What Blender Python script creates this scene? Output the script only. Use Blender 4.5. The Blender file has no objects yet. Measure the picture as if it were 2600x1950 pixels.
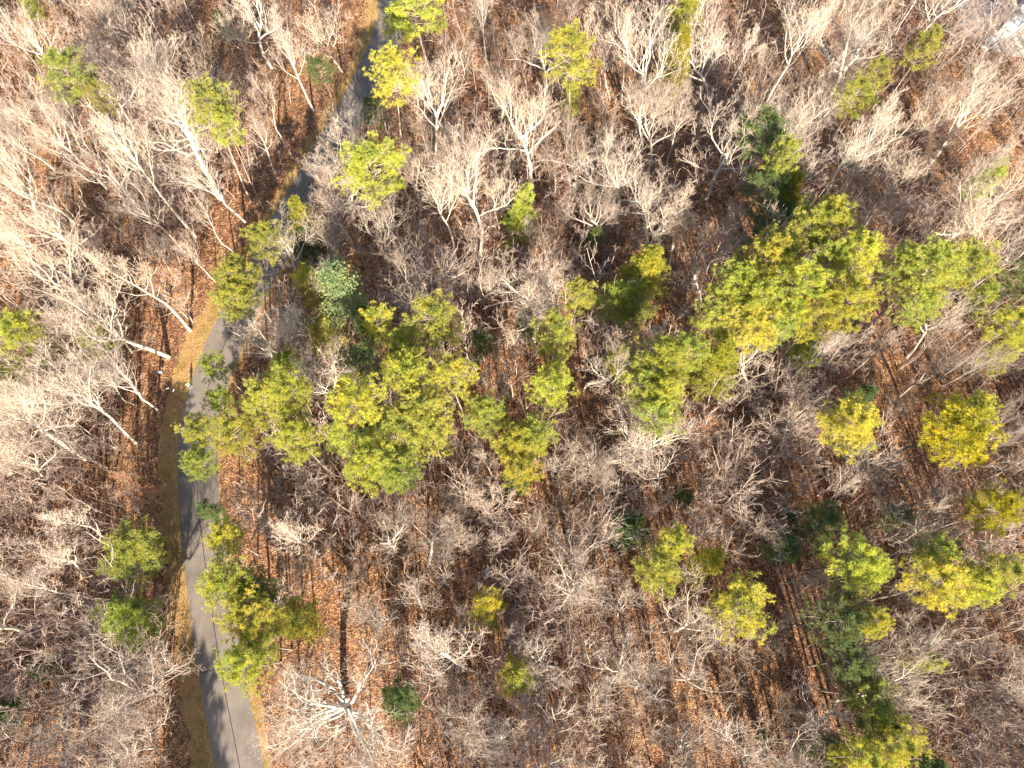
import bpy, bmesh, math, random
import numpy as np
from mathutils import Vector, Matrix, Euler
R = math.radians
scene = bpy.context.scene
col = scene.collection

# ------------------------------------------------------------------ camera
CAM_H = 100.0
F = 1805.0                      # focal length in pixels of the 2600 x 1950 photograph
TILT, ROLL = R(21.3), R(1.0)
cam_d = bpy.data.cameras.new('camera'); cam = bpy.data.objects.new('camera', cam_d); col.objects.link(cam)
cam_d.sensor_width = 36.0; cam_d.lens = F/2600*36; cam_d.clip_start = 1; cam_d.clip_end = 3000
ROT = Matrix.Rotation(TILT, 3, 'X') @ Matrix.Rotation(ROLL, 3, 'Z')
cam.matrix_world = Matrix.Translation((0, 0, CAM_H)) @ ROT.to_4x4()
scene.camera = cam

# ------------------------------------------------------------------ light
SUN_EL = R(26.0)
SUN_AZ = R(9.5)                 # sun stands behind the camera (-Y), this much towards +X
sd = Vector((math.sin(SUN_AZ)*math.cos(SUN_EL), -math.cos(SUN_AZ)*math.cos(SUN_EL), math.sin(SUN_EL)))
world = bpy.data.worlds.new('World'); scene.world = world; world.use_nodes = True
wn = world.node_tree.nodes; wl = world.node_tree.links
bg = wn['Background']; sky = wn.new('ShaderNodeTexSky'); sky.sky_type = 'NISHITA'; sky.sun_disc = False
sky.sun_elevation = SUN_EL; sky.sun_rotation = math.pi - SUN_AZ
wl.new(sky.outputs[0], bg.inputs[0]); bg.inputs[1].default_value = 0.075
sl = bpy.data.lights.new('sun', 'SUN'); sl.energy = 5.0; sl.angle = R(0.55); sl.color = (1.0, 0.87, 0.69)
so = bpy.data.objects.new('sun', sl); col.objects.link(so)
so.rotation_euler = sd.to_track_quat('Z', 'Y').to_euler()
scene.view_settings.view_transform = 'Standard'; scene.view_settings.look = 'None'
scene.view_settings.exposure = 1.95; scene.view_settings.gamma = 1.0
scene.view_settings.use_curve_mapping = False
scene.cycles.max_bounces = 5; scene.cycles.diffuse_bounces = 3; scene.cycles.glossy_bounces = 1; scene.cycles.transmission_bounces = 3

# ------------------------------------------------------------------ helpers
def at(px, py, z=0.0):
    """the point at height z seen at a pixel of the photograph"""
    d = ROT @ Vector(((px-1300)/F, -(py-975)/F, -1.0))
    t = (z-CAM_H)/d.z
    return Vector((d.x*t, d.y*t, z))
ROTI = ROT.transposed()
def pix(p):
    v = ROTI @ (Vector(p)-Vector((0, 0, CAM_H)))
    return (1300+F*v.x/-v.z, 975-F*v.y/-v.z, -v.z)
def tag(o, label=None, cat=None, group=None, kind=None):
    if label: o['label'] = label
    if cat: o['category'] = cat
    if group: o['group'] = group
    if kind: o['kind'] = kind
    return o
def link(name, data, parent=None, loc=None):
    o = bpy.data.objects.new(name, data); col.objects.link(o)
    if parent: o.parent = parent
    if loc is not None: o.location = loc
    return o
def mesh_np(name, V, Q=None, T=None, mats=(), smooth=False, matidx=None):
    me = bpy.data.meshes.new(name)
    V = np.asarray(V, dtype=np.float32).reshape(-1, 3)
    q = np.asarray(Q, dtype=np.int32).reshape(-1, 4) if Q is not None and len(Q) else np.zeros((0, 4), np.int32)
    t = np.asarray(T, dtype=np.int32).reshape(-1, 3) if T is not None and len(T) else np.zeros((0, 3), np.int32)
    me.vertices.add(len(V)); me.vertices.foreach_set('co', V.ravel())
    nl = q.size + t.size; me.loops.add(nl)
    me.loops.foreach_set('vertex_index', np.concatenate([q.ravel(), t.ravel()]))
    me.polygons.add(len(q)+len(t))
    st = np.concatenate([np.arange(len(q))*4, q.size+np.arange(len(t))*3]).astype(np.int32)
    me.polygons.foreach_set('loop_start', st)
    for m in mats: me.materials.append(m)
    if matidx is not None: me.polygons.foreach_set('material_index', np.asarray(matidx, np.int32))
    me.polygons.foreach_set('use_smooth', np.full(len(q)+len(t), smooth))
    me.update(calc_edges=True); me.validate()
    return me
def tubes_np(polys):
    """polys: list of (pts, radii, sides) -> V, Q"""
    groups = {}
    for pts, rad, s in polys: groups.setdefault((len(pts), s), []).append((pts, rad))
    VV, QQ, off = [], [], 0
    for (n, s), L in groups.items():
        P = np.array([a for a, b in L], dtype=np.float64); Rr = np.array([b for a, b in L], dtype=np.float64)
        N = len(L)
        d = P[:, -1]-P[:, 0]; d /= np.linalg.norm(d, axis=1, keepdims=True)+1e-9
        a = np.where(np.abs(d[:, 2:3]) < 0.8, np.array([[0, 0, 1.0]]), np.array([[1.0, 0, 0]]))
        u = np.cross(d, a); u /= np.linalg.norm(u, axis=1, keepdims=True); v = np.cross(d, u)
        th = np.arange(s)*2*math.pi/s
        ring = u[:, None, None, :]*np.cos(th)[None, None, :, None] + v[:, None, None, :]*np.sin(th)[None, None, :, None]
        V = P[:, :, None, :] + Rr[:, :, None, None]*ring
        VV.append(V.reshape(-1, 3))
        base = off + (np.arange(N)*n*s)[:, None, None]
        i = np.arange(n-1)[None, :, None]*s; j = np.arange(s)[None, None, :]; k = (j+1) % s
        q = np.stack([base+i+j, base+i+k, base+i+s+k, base+i+s+j], axis=-1).reshape(-1, 4)
        QQ.append(q); off += N*n*s
    return np.concatenate(VV), np.concatenate(QQ)

# ------------------------------------------------------------------ materials
def mat(name):
    m = bpy.data.materials.new(name); m.use_nodes = True
    nt = m.node_tree; b = nt.nodes['Principled BSDF']; b.inputs['Roughness'].default_value = 0.9
    b.inputs['Specular IOR Level'].default_value = 0.15
    return m, nt, b
def plain(name, c, rough=0.8, spec=0.2, metal=0.0, n=0.12, sc=6.0):
    m, nt, b = mat(name)
    tx = nt.nodes.new('ShaderNodeTexNoise'); tx.inputs['Scale'].default_value = sc
    tc = nt.nodes.new('ShaderNodeTexCoord'); nt.links.new(tc.outputs['Object'], tx.inputs['Vector'])
    r = ramp(nt, tx.outputs['Fac'], [(0.3, tuple(x*(1-n) for x in c)), (0.7, tuple(min(1, x*(1+n)) for x in c))])
    nt.links.new(r, b.inputs['Base Color'])
    b.inputs['Roughness'].default_value = rough; b.inputs['Specular IOR Level'].default_value = spec
    b.inputs['Metallic'].default_value = metal
    return m
def ramp(nt, fac, stops, interp='LINEAR'):
    r = nt.nodes.new('ShaderNodeValToRGB'); r.color_ramp.interpolation = interp
    e = r.color_ramp.elements
    while len(e) < len(stops): e.new(0.5)
    for i, (p, c) in enumerate(stops): e[i].position = p; e[i].color = (*c, 1)
    nt.links.new(fac, r.inputs[0]); return r.outputs[0]
def noise(nt, vec, scale, detail=3, rough=0.55, dim=None):
    t = nt.nodes.new('ShaderNodeTexNoise'); t.inputs['Scale'].default_value = scale
    t.inputs['Detail'].default_value = detail; t.inputs['Roughness'].default_value = rough
    if vec is not None: nt.links.new(vec, t.inputs['Vector'])
    return t.outputs['Fac']
def mix(nt, a, b, fac, blend='MIX'):
    m = nt.nodes.new('ShaderNodeMix'); m.data_type = 'RGBA'; m.blend_type = blend
    for sock, v in ((m.inputs[0], fac), (m.inputs[6], a), (m.inputs[7], b)):
        if hasattr(v, 'links') or isinstance(v, bpy.types.NodeSocket): nt.links.new(v, sock)
        elif isinstance(v, (int, float)): sock.default_value = v
        else: sock.default_value = (*v, 1)
    return m.outputs[2]
def bump(nt, b, h, strength, dist):
    n = nt.nodes.new('ShaderNodeBump'); n.inputs['Strength'].default_value = strength
    n.inputs['Distance'].default_value = dist; nt.links.new(h, n.inputs['Height'])
    nt.links.new(n.outputs[0], b.inputs['Normal'])

def leaf_litter():
    m, nt, b = mat('leaf_litter')
    g = nt.nodes.new('ShaderNodeNewGeometry').outputs['Position']
    v1 = nt.nodes.new('ShaderNodeTexVoronoi'); v1.inputs['Scale'].default_value = 7.5; nt.links.new(g, v1.inputs['Vector'])
    sep = nt.nodes.new('ShaderNodeSeparateColor'); nt.links.new(v1.outputs['Color'], sep.inputs[0])
    leaf = ramp(nt, sep.outputs[0], [(0.0, (0.085, 0.045, 0.034)), (0.28, (0.155, 0.078, 0.048)), (0.52, (0.29, 0.145, 0.080)),
                                     (0.74, (0.41, 0.22, 0.115)), (0.9, (0.52, 0.33, 0.19)), (1.0, (0.58, 0.46, 0.34))])
    v2 = nt.nodes.new('ShaderNodeTexVoronoi'); v2.inputs['Scale'].default_value = 2.2; nt.links.new(g, v2.inputs['Vector'])
    sep2 = nt.nodes.new('ShaderNodeSeparateColor'); nt.links.new(v2.outputs['Color'], sep2.inputs[0])
    big = ramp(nt, sep2.outputs[1], [(0.0, (0.45, 0.42, 0.42)), (0.5, (0.9, 0.9, 0.9)), (1.0, (1.25, 1.2, 1.1))])
    c = mix(nt, leaf, big, 0.75, 'MULTIPLY')
    pn = noise(nt, g, 0.06, 4, 0.6)
    patch = ramp(nt, pn, [(0.3, (0.62, 0.56, 0.60)), (0.5, (0.95, 0.92, 0.9)), (0.68, (1.22, 1.16, 1.0))])
    c = mix(nt, c, patch, 0.9, 'MULTIPLY')
    mn = noise(nt, g, 0.9, 5, 0.65)
    soil = ramp(nt, mn, [(0.38, (0.5, 0.5, 0.52)), (0.6, (1.1, 1.08, 1.0))])
    c = mix(nt, c, soil, 0.8, 'MULTIPLY')
    nt.links.new(c, b.inputs['Base Color'])
    bump(nt, b, v1.outputs['Distance'], 0.9, 0.12)
    return m
def verge_mat():
    m, nt, b = mat('dry_grass')
    g = nt.nodes.new('ShaderNodeNewGeometry').outputs['Position']
    n1 = noise(nt, g, 5.0, 6, 0.75)
    c = ramp(nt, n1, [(0.28, (0.19, 0.115, 0.045)), (0.5, (0.33, 0.21, 0.085)), (0.72, (0.47, 0.33, 0.16))])
    n2 = noise(nt, g, 0.35, 4, 0.6)
    green = ramp(nt, n1, [(0.3, (0.09, 0.075, 0.015)), (0.7, (0.25, 0.195, 0.04))])
    c = mix(nt, c, green, ramp(nt, n2, [(0.50, (0, 0, 0)), (0.66, (0.75, 0.75, 0.75))]))
    v1 = nt.nodes.new('ShaderNodeTexVoronoi'); v1.inputs['Scale'].default_value = 4.0; nt.links.new(g, v1.inputs['Vector'])
    sep = nt.nodes.new('ShaderNodeSeparateColor'); nt.links.new(v1.outputs['Color'], sep.inputs[0])
    c = mix(nt, c, (0.30, 0.15, 0.07), ramp(nt, sep.outputs[2], [(0.72, (0, 0, 0)), (0.86, (0.6, 0.6, 0.6))]))
    n4 = noise(nt, g, 1.1, 5, 0.7)
    c = mix(nt, c, (0.15, 0.085, 0.05), ramp(nt, n4, [(0.52, (0, 0, 0)), (0.68, (0.55, 0.55, 0.55))]))
    nt.links.new(c, b.inputs['Base Color']); bump(nt, b, n1, 0.8, 0.10)
    return m
def road_mat():
    m, nt, b = mat('weathered_asphalt')
    g = nt.nodes.new('ShaderNodeNewGeometry').outputs['Position']
    n1 = noise(nt, g, 9.0, 4, 0.7); n2 = noise(nt, g, 0.25, 4, 0.6)
    mp = nt.nodes.new('ShaderNodeMapping'); mp.inputs['Scale'].default_value = (1.6, 0.10, 1); mp.inputs['Rotation'].default_value = (0, 0, R(-8))
    nt.links.new(g, mp.inputs['Vector'])
    n3 = noise(nt, mp.outputs[0], 1.0, 4, 0.6)
    c = ramp(nt, n1, [(0.3, (0.135, 0.118, 0.104)), (0.7, (0.195, 0.170, 0.149))])
    c = mix(nt, c, ramp(nt, n2, [(0.35, (0.80, 0.80, 0.81)), (0.5, (1.0, 1.0, 1.0)), (0.65, (1.18, 1.15, 1.12))]), 1.0, 'MULTIPLY')
    c = mix(nt, c, ramp(nt, n3, [(0.38, (0.92, 0.92, 0.93)), (0.6, (1.04, 1.04, 1.03))]), 0.8, 'MULTIPLY')
    nt.links.new(c, b.inputs['Base Color']); b.inputs['Roughness'].default_value = 0.85
    bump(nt, b, n1, 0.3, 0.01)
    return m
def bark_mat(name, dark=False):
    """colour of the bark = the object's own colour, mottled"""
    m, nt, b = mat(name)
    oi = nt.nodes.new('ShaderNodeObjectInfo'); tc = nt.nodes.new('ShaderNodeTexCoord').outputs['Object']
    mp = nt.nodes.new('ShaderNodeMapping'); mp.inputs['Scale'].default_value = (3, 3, 0.8); nt.links.new(tc, mp.inputs['Vector'])
    n1 = noise(nt, mp.outputs[0], 1.6, 4, 0.65)
    c = mix(nt, oi.outputs['Color'], ramp(nt, n1, [(0.3, (0.55, 0.54, 0.54)), (0.55, (0.95, 0.95, 0.95)), (0.75, (1.1, 1.08, 1.05))]), 1.0, 'MULTIPLY')
    nt.links.new(c, b.inputs['Base Color']); bump(nt, b, n1, 0.5, 0.03)
    return m
def twig_mat(name, c0, c1):
    """fine twigs of the brush: pinkish grey, varied per instance"""
    m, nt, b = mat(name)
    oi = nt.nodes.new('ShaderNodeObjectInfo')
    c = ramp(nt, oi.outputs['Random'], [(0, c0), (1, c1)])
    nt.links.new(c, b.inputs['Base Color'])
    return m
def foliage_mat(name, fixed=None, trans=0.46):
    m, nt, b = mat(name)
    tc = nt.nodes.new('ShaderNodeTexCoord').outputs['Object']
    if fixed is None:
        base = nt.nodes.new('ShaderNodeObjectInfo').outputs['Color']
    else:
        rgb = nt.nodes.new('ShaderNodeRGB'); rgb.outputs[0].default_value = (*fixed, 1); base = rgb.outputs[0]
    n1 = noise(nt, tc, 0.55, 3, 0.6); n2 = noise(nt, tc, 7.0, 2, 0.6)
    c = mix(nt, base, ramp(nt, n1, [(0.32, (0.62, 0.72, 0.85)), (0.5, (0.95, 0.97, 1.0)), (0.68, (1.28, 1.16, 0.9))]), 1.0, 'MULTIPLY')
    c = mix(nt, c, ramp(nt, n2, [(0.3, (0.72, 0.75, 0.75)), (0.7, (1.2, 1.15, 1.1))]), 1.0, 'MULTIPLY')
    nt.links.new(c, b.inputs['Base Color']); b.inputs['Roughness'].default_value = 0.6
    b.inputs['Specular IOR Level'].default_value = 0.3
    tr = nt.nodes.new('ShaderNodeBsdfTranslucent'); nt.links.new(c, tr.inputs[0])
    mx = nt.nodes.new('ShaderNodeMixShader'); mx.inputs[0].default_value = trans
    out = nt.nodes['Material Output']
    nt.links.new(b.outputs[0], mx.inputs[1]); nt.links.new(tr.outputs[0], mx.inputs[2]); nt.links.new(mx.outputs[0], out.inputs[0])
    return m
M = {}
M['litter'] = leaf_litter(); M['verge'] = verge_mat(); M['road'] = road_mat()
M['tar'] = plain('tar_seal', (0.025, 0.024, 0.026), 0.6)
M['bark'] = bark_mat('bare_tree_bark'); M['pinebark'] = bark_mat('pine_bark')
M['needles'] = foliage_mat('needles'); M['leaf'] = foliage_mat('broad_leaves'); M['copper'] = foliage_mat('dead_leaves', None, 0.3)
M['brush'] = twig_mat('brush_twigs', (0.23, 0.165, 0.135), (0.46, 0.375, 0.32))
M['woodbark'] = twig_mat('wood_bark', (0.25, 0.2, 0.17), (0.42, 0.36, 0.31))
M['woodneedles'] = foliage_mat('wood_needles', (0.16, 0.19, 0.03))
M['dryleaf'] = twig_mat('dry_leaf', (0.17, 0.08, 0.045), (0.48, 0.31, 0.18))

# ------------------------------------------------------------------ the road, from the photograph's left edge line
edge_px = [(966, -60), (966, 0), (962, 50), (945, 100), (930, 130), (900, 190), (872, 245), (835, 306), (781, 390), (744, 468), (687, 553),
           (640, 640), (590, 735), (541, 821), (521, 872), (494, 930), (474, 988), (462, 1030), (452, 1093), (447, 1140),
           (446, 1220), (450, 1270), (454, 1310), (468, 1442), (488, 1605), (508, 1756), (541, 1910), (566, 2060), (630, 2400)]
verge_px = [(933, -60), (933, 0), (929, 50), (922, 95), (908, 130), (886, 178), (858, 225), (818, 297), (765, 390), (722, 460), (665, 560),
            (610, 650), (552, 740), (500, 800), (470, 850), (440, 885), (428, 914), (427, 996), (420, 1050), (407, 1118),
            (402, 1179), (400, 1260), (400, 1300), (413, 1422), (438, 1560), (460, 1740), (484, 1910), (500, 2060), (560, 2400)]
def catmull(P, step=0.8):
    out = []
    Q = [P[0]*2-P[1]] + P + [P[-1]*2-P[-2]]
    for i in range(1, len(Q)-2):
        a, b, c, d = Q[i-1:i+3]; n = max(2, int((c-b).length/step))
        for k in range(n):
            t = k/n
            out.append(0.5*((2*b)+(c-a)*t+(2*a-5*b+4*c-d)*t*t+(3*b-a-3*c+d)*t**3))
    out.append(P[-1]); return out
def smooth(L, k=6, it=2):
    for _ in range(it):
        L = [sum(L[max(0, i-k):i+k+1], Vector((0, 0, 0)))/len(L[max(0, i-k):i+k+1]) for i in range(len(L))]
    return L
E = smooth(catmull([at(*p) for p in edge_px]))
# carry the road on beyond the frame
dN = (E[0]-E[12]).normalized(); dS = (E[-1]-E[-12]).normalized()
E = [E[0]+dN*k*2.0+Vector((k*k*0.012, 0, 0)) for k in range(90, 0, -1)] + E + [E[-1]+dS*k*2.0 for k in range(1, 60)]
def normals(L):
    N = []
    for i in range(len(L)):
        d = (L[min(i+4, len(L)-1)]-L[max(i-4, 0)]).normalized(); N.append(Vector((-d.y, d.x, 0)))
    return N
EN = normals(E)                 # E runs down the picture: this normal points to picture right
RW = 5.7
RightE = [e+n*RW for e, n in zip(E, EN)]
Ea = np.array([[e.x, e.y] for e in E]); Ra = np.array([[e.x, e.y] for e in RightE])
CL = (Ea+Ra)/2
def road_dist(x, y):
    return float(np.sqrt(((CL-np.array([x, y]))**2).sum(1)).min())
VL = smooth(catmull([at(*p) for p in verge_px]))
VLa = np.array([[e.x, e.y] for e in VL])
def in_verge(x, y, pad=0.0):
    """within the mown strip or road"""
    p = np.array([x, y])
    i = int(((CL-p)**2).sum(1).argmin())
    n = np.array([EN[i].x, EN[i].y]); s = float((p-Ea[i])@n)     # signed distance from the left edge, + to the right
    j = float(np.sqrt(((VLa-Ea[i])**2).sum(1)).min())
    return -j-pad < s < RW+2.0+pad

rng = random.Random(11); npr = np.random.default_rng(5)
# ground: one sheet to the horizon, gently rolling away from the road
def ground_z(X, Y):
    d = np.sqrt(((np.stack([X, Y], -1)[..., None, :]-CL[::6][None, :, :])**2).sum(-1)).min(-1)
    m = np.clip((d-8)/14, 0, 1); m = m*m*(3-2*m)
    z = 0.5*np.sin(X*0.07+1.3)*np.cos(Y*0.055)+0.35*np.sin(X*0.021-Y*0.13)+0.22*np.sin(X*0.31+Y*0.23)+0.12*np.sin(X*0.9)*np.cos(Y*0.8+X*0.3)
    return m*(z*0.55-0.25)-(1-m)*0.0
gx = np.concatenate([np.linspace(-1500, -200, 8)[:-1], np.arange(-200, 201, 2.5), np.linspace(200, 1500, 8)[1:]])
gy = np.concatenate([np.linspace(-1500, -120, 8)[:-1], np.arange(-120, 241, 2.5), np.linspace(240, 1500, 8)[1:]])
GX, GY = np.meshgrid(gx, gy)
GZ = np.concatenate([ground_z(r0, r1)[None] for r0, r1 in zip(GX, GY)])
V = np.stack([GX, GY, GZ], -1).reshape(-1, 3); nx = len(gx)
ii, jj = np.meshgrid(np.arange(len(gy)-1), np.arange(nx-1), indexing='ij'); a = (ii*nx+jj).ravel()
ground = link('ground', mesh_np('ground', V, np.stack([a, a+1, a+nx+1, a+nx], -1), mats=[M['litter']], smooth=True))
tag(ground, kind='structure')
def gz(x, y): return float(ground_z(np.array([x]), np.array([y]))[0])

def ribbon(name, left, right, z, m, cols=2, jag=(0, 0), crown=0.0):
    V, Q = [], []
    for k, (l, r) in enumerate(zip(left, right)):
        l2 = l.lerp(r, rng.uniform(-1, 1)*jag[0]/max(0.1, (r-l).length)); r2 = r.lerp(l, rng.uniform(-1, 1)*jag[1]/max(0.1, (r-l).length))
        for c in range(cols+1):
            t = c/cols; p = l2.lerp(r2, t); V.append((p.x, p.y, z+crown*4*t*(1-t)))
    n = cols+1
    for k in range(len(left)-1):
        for c in range(cols): i = k*n+c; Q.append((i, i+1, i+n+1, i+n))
    return mesh_np(name, V, Q, mats=[m], smooth=False)
# verge strips
pairs = []
for i, e in enumerate(E):
    d = VLa-np.array([e.x, e.y]); j = int((d**2).sum(1).argmin()); w = min(7.0, math.sqrt(float((d[j]**2).sum())))
    pairs.append(w)
jn = [sum(rng.uniform(-1, 1) for _ in range(2))*.38 for _ in range(len(E))]
wv = np.convolve(np.pad(pairs, 8, 'edge'), np.ones(17)/17, 'valid')
left = [e-n*(w+j) for e, n, w, j in zip(E, EN, wv, jn)]
inner = [e+n*0.3 for e, n in zip(E, EN)]
vg = link('verge', ribbon('verge', left, inner, 0.006, M['verge'], 6)); tag(vg, kind='structure')
wr = [1.2+0.6*math.sin(i*0.05)+.3*math.sin(i*.31)+rng.uniform(-.35, .35) for i in range(len(E))]
wr = [w if E[i].y < at(500, 1640).y else w*.35 for i, w in enumerate(wr)]
vg2 = link('verge', ribbon('verge', [r-n*0.3 for r, n in zip(RightE, EN)], [r+n*w for r, n, w in zip(RightE, EN, wr)], 0.006, M['verge'], 3))
tag(vg2, kind='structure')
road = link('road', ribbon('road', E, RightE, 0.03, M['road'], 6, (0.06, 0.08), 0.05)); tag(road, kind='structure')
def strip(pts, w, z, name, parent):
    L = [Vector((p.x, p.y, 0)) for p in pts]; N = normals(L) if len(L) > 6 else [Vector((-(L[-1]-L[0]).normalized().y, (L[-1]-L[0]).normalized().x, 0))]*len(L)
    V, Q = [], []
    for p, n in zip(L, N):
        a, b = p-n*w/2, p+n*w/2; V += [(a.x, a.y, z), (b.x, b.y, z)]
    for k in range(len(L)-1): i = 2*k; Q.append((i, i+1, i+3, i+2))
    return link(name, mesh_np(name, V, Q, mats=[M['tar']]), parent)
seam = [e+n*(RW*0.5+0.08*math.sin(i*0.11)+rng.uniform(-.02, .02)) for i, (e, n) in enumerate(zip(E, EN))]
strip(seam, 0.09, 0.088, 'centre_seam', road)
def jagged(a, b, n=8, amp=0.12):
    return [a.lerp(b, k/n)+Vector((rng.uniform(-amp, amp), rng.uniform(-amp, amp), 0)) for k in range(n+1)]
strip(jagged(at(535, 1529), at(566, 1518)), 0.06, 0.089, 'sealed_crack', road)
strip(jagged(at(508, 1708), at(560, 1695)), 0.06, 0.089, 'sealed_crack', road)
strip(jagged(at(566, 1518), at(572, 1488)), 0.05, 0.089, 'sealed_crack', road)

# ------------------------------------------------------------------ bare tree prototypes
def rvec(r): return Vector((r.gauss(0, 1), r.gauss(0, 1), r.gauss(0, 1)))
def bare_proto(seed, H, fork, nl, spread, wander, rt, excurrent=False, levels=5, limb=0.36, kids=(0, 6, 5, 3, 2), lean=0.02, leaves=0):
    r = random.Random(seed); polys = []; fine = []; trunkp = []; tips = []
    # trunk
    top = H*(0.93 if excurrent else fork+0.16)
    n = 12; p = Vector((0, 0, -0.6)); d = Vector((r.gauss(0, lean), r.gauss(0, lean), 1)).normalized(); pts = [p.copy()]; rad = [rt*1.35]
    stp = (top+0.6)/n
    for k in range(n):
        d = (d+rvec(r)*wander*(0.10 if H > 17 else .15)+Vector((0, 0, 0.10))).normalized(); p = p+d*stp; pts.append(p.copy())
        t = (k+1)/n; rad.append(rt*(1-t*0.93)**0.8 if excurrent else rt*(1-t*0.35))
    trunkp.append((pts, rad, 8))
    def point(t):
        x = t*n; i = min(n-1, int(x)); f = x-i
        return pts[i].lerp(pts[i+1], f), rad[i]*(1-f)+rad[i+1]*f
    def branch(p, d, L, ra, lvl):
        ns = (0, 6, 5, 3, 2, 1)[lvl]; sides = (8, 6, 4, 3, 3, 3)[lvl]
        bp = [p.copy()]; br = [ra]; step = L/ns
        w = wander*(0.7, 0.7, 0.62, 0.5, 0.42, 0.3)[lvl]
        for k in range(ns):
            d = (d+rvec(r)*w*0.30+Vector((0, 0, 0.23 if lvl < 3 else 0.12))).normalized()
            p = p+d*step*r.uniform(0.85, 1.15); bp.append(p.copy()); br.append(max(0.0125, ra*(1-(k+1)/ns*0.74)))
        (fine if lvl >= 4 or (lvl == 3 and levels == 4) else polys).append((bp, br, sides))
        if lvl >= levels:
            tips.append((bp[-1], d.copy())); return
        nk = kids[lvl]
        nk = max(1, nk+r.choice((-1, 0, 0, 1)))
        az = r.uniform(0, 6.28)
        for c in range(nk):
            t = 0.22+0.78*(c+r.uniform(0.1, 0.9))/nk if lvl < 4 else r.uniform(0.3, 1)
            x = t*ns; i = min(ns-1, int(x)); f = x-i; q = bp[i].lerp(bp[i+1], f); rq = br[i]*(1-f)+br[i+1]*f
            dd = (bp[i+1]-bp[i]).normalized()
            s = dd.orthogonal().normalized(); s.rotate(Matrix.Rotation(az, 3, dd)); az += 2.4+r.uniform(-.5, .5)
            ang = R(r.uniform(24, 50)); nd = dd*math.cos(ang)+s*math.sin(ang)
            if lvl < 3: nd = (nd+Vector((0, 0, 0.12))).normalized()
            branch(q, nd, L*r.uniform(0.42, 0.72)*(1.12-0.45*t), max(0.014, rq*r.uniform(0.42, 0.64)), lvl+1)
    az = r.uniform(0, 6.28)
    for k in range(nl):
        if excurrent:
            t = fork+(0.97-fork)*((k+0.5)/nl); pp, rr = point(t/0.93*0.93 if t < 0.93 else 0.93)
            L = H*limb*(1.15-0.75*(t-fork)/(1-fork))*r.uniform(0.8, 1.15); ang = R(r.uniform(spread-12, spread+10)*(1.1-0.5*(t-fork)/(1-fork)))
            rb = rr*r.uniform(0.48, 0.66)
        else:
            t = min(1.0, (fork-0.04+0.2*(k/max(1, nl-1)))/(fork+0.16)); pp, rr = point(t)
            L = H*limb*r.uniform(0.85, 1.2); ang = R(r.uniform(spread-16, spread+14)*(1.15-0.45*k/nl)); rb = rr*r.uniform(0.52, 0.74)
        s = Vector((math.cos(az), math.sin(az), 0)); az += 2.4+r.uniform(-.4, .4)
        branch(pp, (s*math.sin(ang)+Vector((0, 0, math.cos(ang)))).normalized(), L, rb, 1)
    if excurrent: branch(pts[-1], Vector((0, 0, 1)), H*0.12, rad[-1], 2)
    trunkp = list(trunkp)
    # low dead stubs on the trunk
    for k in range(r.randint(1, 4)):
        pp, rr = point(r.uniform(0.25, 0.8)*min(1, fork+0.2)); a = r.uniform(0, 6.28)
        dd = Vector((math.cos(a), math.sin(a), 0.5)).normalized(); L = H*r.uniform(.05, .09)
        trunkp.append(([pp, pp+dd*L*.5, pp+dd*L+Vector((0, 0, .2))], [rr*.25, rr*.18, rr*.06], 4))
    Vt, Qt = tubes_np(trunkp); Vc, Qc = tubes_np(polys); Vw, Qw = tubes_np(fine)
    out = dict(H=float(Vc[:, 2].max()), R=float(np.percentile(np.hypot(Vc[:, 0], Vc[:, 1]), 92)),
               trunk=mesh_np('trunk', Vt, Qt, mats=[M['bark']], smooth=True), crown=mesh_np('branches', Vc, Qc, mats=[M['bark']], smooth=True), twigs=mesh_np('twigs', Vw, Qw, mats=[M['bark']], smooth=True))
    if leaves:
        T = [(a, b) for a, b in tips]; r.shuffle(T); T = T[:leaves]
        P = np.array([a for a, b in T]); P = P+npr.normal(0, 0.12, P.shape)
        out['leaves'] = quads_mesh('leaves', P, 0.21, M['copper'], None)
    return out
def quads_mesh(name, P, size, m, upbias=0.0):
    N = len(P); A = npr.normal(0, 1, (N, 3)); A /= np.linalg.norm(A, axis=1, keepdims=True)
    B = npr.normal(0, 1, (N, 3))
    if upbias: A[:, 2] *= upbias; A /= np.linalg.norm(A, axis=1, keepdims=True)
    B -= (A*B).sum(1, keepdims=True)*A; B /= np.linalg.norm(B, axis=1, keepdims=True)
    s = size*npr.uniform(0.6, 1.2, (N, 1)); C = np.cross(A, B)*s*0.15
    V = np.stack([P-A*s*.6, P-B*s*.35+C, P+A*s*.6, P+B*s*.35+C], 1).reshape(-1, 3)
    return mesh_np(name, V, np.arange(4*N).reshape(-1, 4), mats=[m])

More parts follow.
